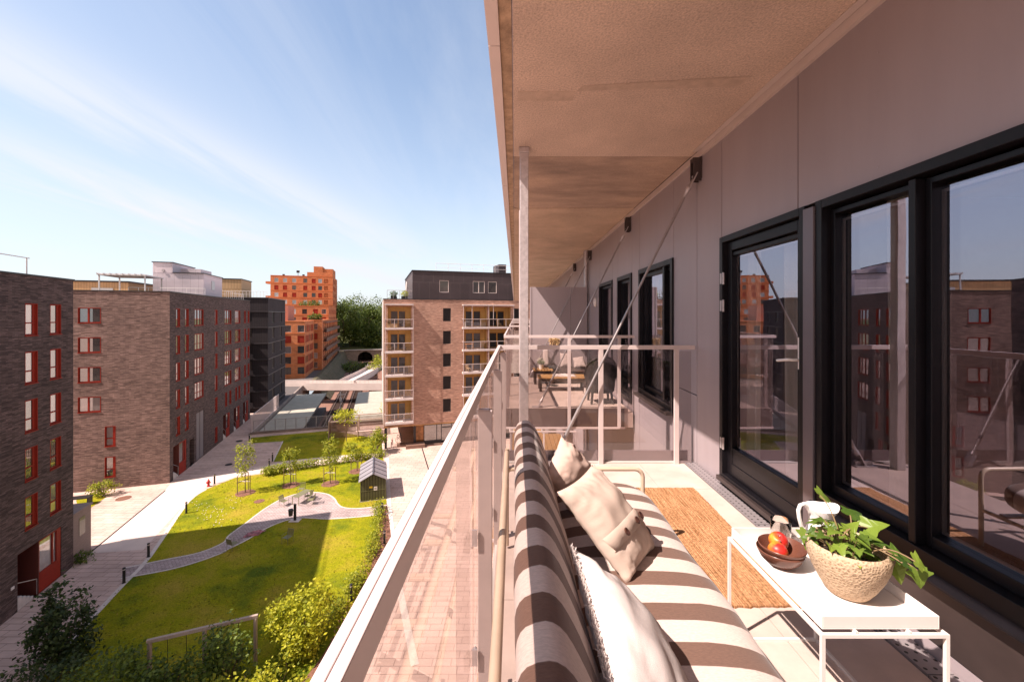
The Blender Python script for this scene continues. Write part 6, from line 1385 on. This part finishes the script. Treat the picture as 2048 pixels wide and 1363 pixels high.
# ---- metal roofed shed
c0 = G(720.5,1004); sh = thing('shed', 'small slatted green shed with a grey standing seam roof by the plaza', 'shed', c0, TH)
SW, SL, SE, SR = 2.15, 4.3, 1.8, 2.42
s = MB(); s.box(.04, SW-.04, .04, SL-.04, 0, SE-.03); obj('wall', s, pm('shed_inner', (.03,.028,.02), .8), sh, keep=False)
s = MB(); n = 17
for i in range(n):
    x = .0+(SW-.05)*i/(n-1); s.box(x, x+.07, -.005, .03, .05, SE+.35*(1-abs(2*(x+.035)/SW-1))*1.4); s.box(x, x+.07, SL-.03, SL+.005, .05, SE)
for i in range(34):
    y = .06+(SL-.17)*i/33; s.box(-.005, .03, y, y+.06, .05, SE); s.box(SW-.03, SW+.005, y, y+.06, .05, SE)
for z in (.05, .9): s.box(-.02, SW+.02, -.022, -.006, z, z+.05)
obj('slats', s, pm('green_slats', (.12,.115,.05), .6, 0, .15, 5), sh, keep=False)
s = MB(); s.box(-.03, SW+.03, -.03, SL+.03, .002, .05); obj('base', s, K['concrete'], sh, keep=False)
s = MB(); o_ = .14
for sx in (0, 1):
    xe, xr = (-o_, SW/2) if sx == 0 else (SW+o_, SW/2); ze = SE-.02
    v = [(xe,-.16,ze),(xr,-.16,SR),(xr,SL+.16,SR),(xe,SL+.16,ze)]; v2 = [(x,y,z+.05) for x,y,z in v]; f = [(0,1,2,3),(7,6,5,4),(0,4,5,1),(1,5,6,2),(2,6,7,3),(3,7,4,0)]
    s.add(v+v2, f if sx else [t[::-1] for t in f])
K['zinc'] = pm('zinc_roof', (.36,.335,.36), .42, .35, .06, 2); rf = obj('roof', s, K['zinc'], sh, keep=False)
s = MB()
for sx in (0, 1):
    for i in range(4):
        y = .55+i*1.05; xe, xr = (-o_, SW/2) if sx == 0 else (SW+o_, SW/2); s.bar((xe,y,SE+.05), (xr,y,SR+.07), .03, .05)
s.bar((SW/2,-.17,SR+.065), (SW/2,SL+.17,SR+.065), .12, .03); obj('seam', s, pm('dark_seam', (.10,.09,.10), .4, .4), rf, keep=False)
s = MB(); s.box(.75, 1.02, -.03, -.024, 1.15, 1.32); obj('sticker', s, pm('yellow_plate', (.75,.50,.02), .5), sh, keep=False)
s = MB(); s.box(1.14, 1.42, -.03, -.024, .92, 1.25); ns = obj('notice', s, K['white_metal'], sh, keep=False)
s = MB(); s.box(1.19, 1.37, -.033, -.0305, 1.0, 1.17); obj('printed_panel', s, K['alu'], ns, keep=False)
# ---- garden table and chairs
K['olive'] = pm('olive_steel', (.20,.19,.105), .5, 0, .06, 8)
gt = thing('garden_table', 'olive green steel table on the cobbled patio', 'table', G(604,1002), R(-14))
s = MB()
for i in range(9): s.box(-.36+i*.08, -.295+i*.08, -.8, .8, .72, .74)
s.box(-.36, .36, -.8, -.75, .70, .719); s.box(-.36, .36, .75, .8, .70, .719); obj('tabletop', s, K['olive'], gt, keep=False)
for x in (-.34, .30):
    for y in (-.78, .74): s = MB(); s.box(x, x+.04, y, y+.04, 0, .70); obj('leg', s, K['olive'], gt, keep=False)
ch = thing('garden_chair', 'x', 'chair', (0,0,0), group='olive slatted garden chairs')
s = MB(); [s.box(-.25+i*.072, -.19+i*.072, -.24, .24, .43, .445) for i in range(7)]; obj('seat', s, K['olive'], ch, keep=False)
s = MB()
for i in range(7): x = -.22+i*.072; s.bar((x,.24,.47), (x,.33,.86), .055, .012, (1,0,0))
s.bar((-.25,.335,.87), (.25,.335,.87), .03, .03); obj('backrest', s, K['olive'], ch, keep=False)
for x in (-.26, .26):
    s = MB(); s.tube([(x,-.25,0),(x,-.25,.64),(x,.29,.64)], .013, 7); obj('leg', s, K['olive'], ch, keep=False)
    s = MB(); s.tube([(x,.26,0),(x,.25,.44),(x*.96,.335,.88)], .013, 7); obj('leg', s, K['olive'], ch, keep=False)
KIDS.clear()
CHR = [((568,1011), R(75), 'garden chair on the left side of the olive patio table'), ((622,1008), R(-80), 'garden chair on the right side of the olive patio table, nearer one'), ((603,986), R(8), 'garden chair at the far end of the olive patio table, on the grass edge'), ((617,1000), R(-95), 'garden chair on the right side of the olive patio table, farther one'),
       ((466,1098), R(160), 'lone garden chair standing on the shaded cobbled path'), ((575,1085), R(-15), 'lone garden chair standing on the shaded lawn')]
for i, (p, rz, lab) in enumerate(CHR):
    g_ = G(*p)
    if i == 0: ch.location = g_; ch.rotation_euler = (0,0,rz); ch['label'] = lab
    else: dup(ch, g_, rz, lab)
# ---- bin on its post
p = G(590,1041); bi = thing('litter_bin', 'dark litter bin hung on a black post at the patio edge', 'bin', p)
s = MB(); s.box(-.09, .09, -.05, .05, 0, 1.35); obj('post', s, K['dark_steel'], bi, keep=False)
s = MB(); s.lathe([(.0001,.45),(.15,.45),(.19,.95),(.17,.96),(.0001,.9)], (-.32,-.05,0), 18); s.box(-.15, -.09, -.03, .03, .8, .86); obj('bin_body', s, pm('bin_grey', (.05,.048,.05), .5), bi, smooth=True, keep=False)
s = MB(); s.box(-.4, .4, -.28, .28, .02, .06); obj('base_plate', s, K['kerb'], bi, keep=False)
# ---- pink bundle
p = G(508,1068); s = MB(); vs = []; n_ = 22
for j in range(n_+1):
    for i in range(n_+1):
        u, v = -1+2*i/n_, -1+2*j/n_; r_ = max(0, 1-(u*u+v*v)*.9); z = .03+.22*r_**.5*(.8+.5*noise.noise(Vector((u*3,v*3,1))))+.03*noise.noise(Vector((u*9,v*9,2))); vs.append((p.x+u*.5+v*.1, p.y+v*.4+.2*u, p.z+max(.02,z)))
s.add(vs, [(j*(n_+1)+i, j*(n_+1)+i+1, (j+1)*(n_+1)+i+1, (j+1)*(n_+1)+i) for j in range(n_) for i in range(n_)])
tag(obj('picnic_blanket', s, pm('pink_cloth', (.55,.22,.24), .9, 0, .5, 4, c2=(.10,.05,.07)), smooth=True, ang=180), 'crumpled pink blanket left at the edge of the shaded cobbled path', 'blanket')
# ---- swing frame
A_, B2_ = Vector((-15.95,18.35,GZ)), Vector((-12.25,19.85,GZ)); sw = thing('swing_frame', 'weathered timber swing frame with chains on the shaded lawn', 'swing', (A_+B2_)/2); TOP = Vector((0,0,2.3))
s = MB(); dv = (B2_-A_).normalized(); s.bar(A_+TOP-dv*.1, B2_+TOP+dv*.1, .13, .15); obj('beam', s, K['timber'], sw, bevel=.01)
for t_ in (0, .5, 1):
    q = A_.lerp(B2_, t_); s = MB(); s.bar(q, q+TOP-Vector((0,0,.076)), .13, .13, (0,1,0)); obj('post', s, K['timber'], sw, bevel=.01)
for t_ in (.16, .33, .66, .83):
    q = A_.lerp(B2_, t_)+TOP; s = MB(); s.tube([q-Vector((0,0,.07)), q-Vector((0,0,1.75))], .012, 5); obj('chain', s, K['dark_steel'], sw)
for t_ in (.245, .745):
    q = A_.lerp(B2_, t_)+Vector((0,0,.54)); s = MB(); s.bar(q-dv*.3, q+dv*.3, .2, .04); obj('swing_seat', s, K['dark_steel'], sw)
# ---- railway fence, bar fence, cage
rf_ = thing('railway_fence', 'grey wire mesh fence along the retaining wall above the tracks', 'fence', AB(-8, 66.6))
s = MB(); p0, p1 = AB(-16.4,66.6,GZ+.3), AB(-4.6,66.6,GZ+.3); n = 9
s.bar(p0+Vector((0,0,1.6)), p1+Vector((0,0,1.6)), .06); s.bar(p0+Vector((0,0,.06)), p1+Vector((0,0,.06)), .06); obj('rail', s, K['alu'], rf_)
for i in range(n+1): q = p0.lerp(p1, i/n); s = MB(); s.bar(q, q+Vector((0,0,1.6)), .07); obj('post', s, K['alu'], rf_)
s = MB()
for i in range(118): q = p0.lerp(p1, i/117); s.bar(q+Vector((0,0,.06)), q+Vector((0,0,1.58)), .010)
for k in range(9): s.bar(p0+Vector((0,0,.1+k*.18)), p1+Vector((0,0,.1+k*.18)), .008)
obj('mesh_infill', s, K['alu'], rf_)
fb = thing('bar_fence', 'tall fence of pale upright bars on the wall beside the charcoal block', 'fence', AB(-16.8, 75)); p0, p1 = AB(-16.75,66.7,GZ+.26), AB(-16.75,83.5,GZ+.26)
s = MB(); n = 44
for i in range(n+1): q = p0.lerp(p1, i/n); s.bar(q, q+Vector((0,0,2.3)), .05, .05, (0,1,0))
obj('bars', s, K['rail'], fb)
s = MB(); s.bar(p0+Vector((0,0,2.3)), p1+Vector((0,0,2.3)), .10, .07); s.bar(p0+Vector((0,0,.05)), p1+Vector((0,0,.05)), .10, .07); obj('rail', s, K['rail'], fb)
cg = thing('slatted_enclosure', 'brown slatted enclosure with an open frame roof beside the railway fence', 'enclosure', AB(-2, 62.5), TH)
K['brown_slat'] = pm('brown_slats', (.17,.095,.07), .7, 0, .2, 4); s = MB()
X0, X1, Y0, Y1, HH = -4.3, 3.0, -1.6, 1.6, 2.2
for x in (X0, (X0+X1)/2, X1):
    for y in (Y0, Y1): s.box(x-.06, x+.06, y-.06, y+.06, 0, HH)
for y in (Y0, Y1): s.box(X0-.06, X1+.06, y-.06, y+.06, HH, HH+.14)
for x in (X0, X1): s.box(x-.06, x+.06, Y0+.06, Y1-.06, HH, HH+.14)
obj('frame', s, pm('pale_timber_frame', (.42,.30,.25), .7), cg, keep=False)
s = MB()
for i in range(48):
    x = X0+.1+i*.15; 
    if x < X1: s.box(x, x+.09, Y1-.03, Y1, .1, HH-.1); s.box(x, x+.11, Y0, Y0+.03, .1, HH-.15 if i < 22 else .7)
for i in range(20):
    y = Y0+.1+i*.15; s.box(X0, X0+.03, y, y+.10, .1, HH-.1); s.box(X1-.03, X1, y, y+.1, .1, .8)
obj('slats', s, K['brown_slat'], cg, keep=False)
s = MB(); s.box(X0-.2, X0-.16, Y0-.3, Y0-.0, .9, 1.5); obj('sign_plate', s, K['alu'], cg, keep=False)
# ---- bicycles in the passage
def torus(mb, c, r_, t_, ax, n=22): 
    c = Vector(c); mb.tube([c+Vector((math.cos(2*math.pi*i/n)*r_, 0, math.sin(2*math.pi*i/n)*r_)) for i in range(n)], t_, 6, True)
def bicycle(label, loc, rz, m_):
    t = thing('bicycle', label, 'bicycle', loc, rz, 'bicycles in the passage')
    for x in (-.52, .52):
        s = MB(); torus(s, (x,0,.34), .33, .02, 'y'); w_ = obj('wheel', s, K['dark_steel'], t, smooth=True, keep=False)
        s = MB(); [s.tube([(x,0,.34), (x+.32*math.cos(k*.785),0,.34+.32*math.sin(k*.785))], .003, 4) for k in range(8)]; obj('spokes', s, K['alu'], w_, keep=False)
    s = MB()
    for a, b_ in (((-.52,0,.34),(-.1,0,.32)),((-.1,0,.32),(-.22,0,.82)),((-.52,0,.34),(-.2,0,.74)),((-.2,0,.76),(.36,0,.80)),((-.1,0,.32),(.37,0,.72)),((.52,0,.34),(.36,0,.95))): s.tube([a,b_], .017, 7)
    obj('frame', s, m_, t, smooth=True, keep=False)
    s = MB(); s.tube([(.36,-.28,.98),(.36,0,.95),(.36,.28,.98)], .013, 6); obj('handlebar', s, K['dark_steel'], t, keep=False)
    s = MB(); s.lathe([(.0001,.84),(.09,.85),(.07,.9),(.0001,.91)], (-.24,0,0), 10, 1.4, .8); obj('saddle', s, K['dark_steel'], t, smooth=True, keep=False)
bicycle('reddish bicycle parked nearest the pillar under the balconied block', A5(1.0,1.2)+Vector((0,0,GZ)), TH+R(80), pm('bike_red', (.30,.06,.05), .4)); bicycle('dark bicycle parked farther in under the balconied block', A5(1.9,3.2)+Vector((0,0,GZ)), TH+R(60), K['dark_steel'])
bush('bush', 'bright bush seen through the passage under the balconied block', A5(1.6, 18)+Vector((0,0,GZ)), (2.2,1.5,1.2), 700, .25, F_YOUNG, 81)
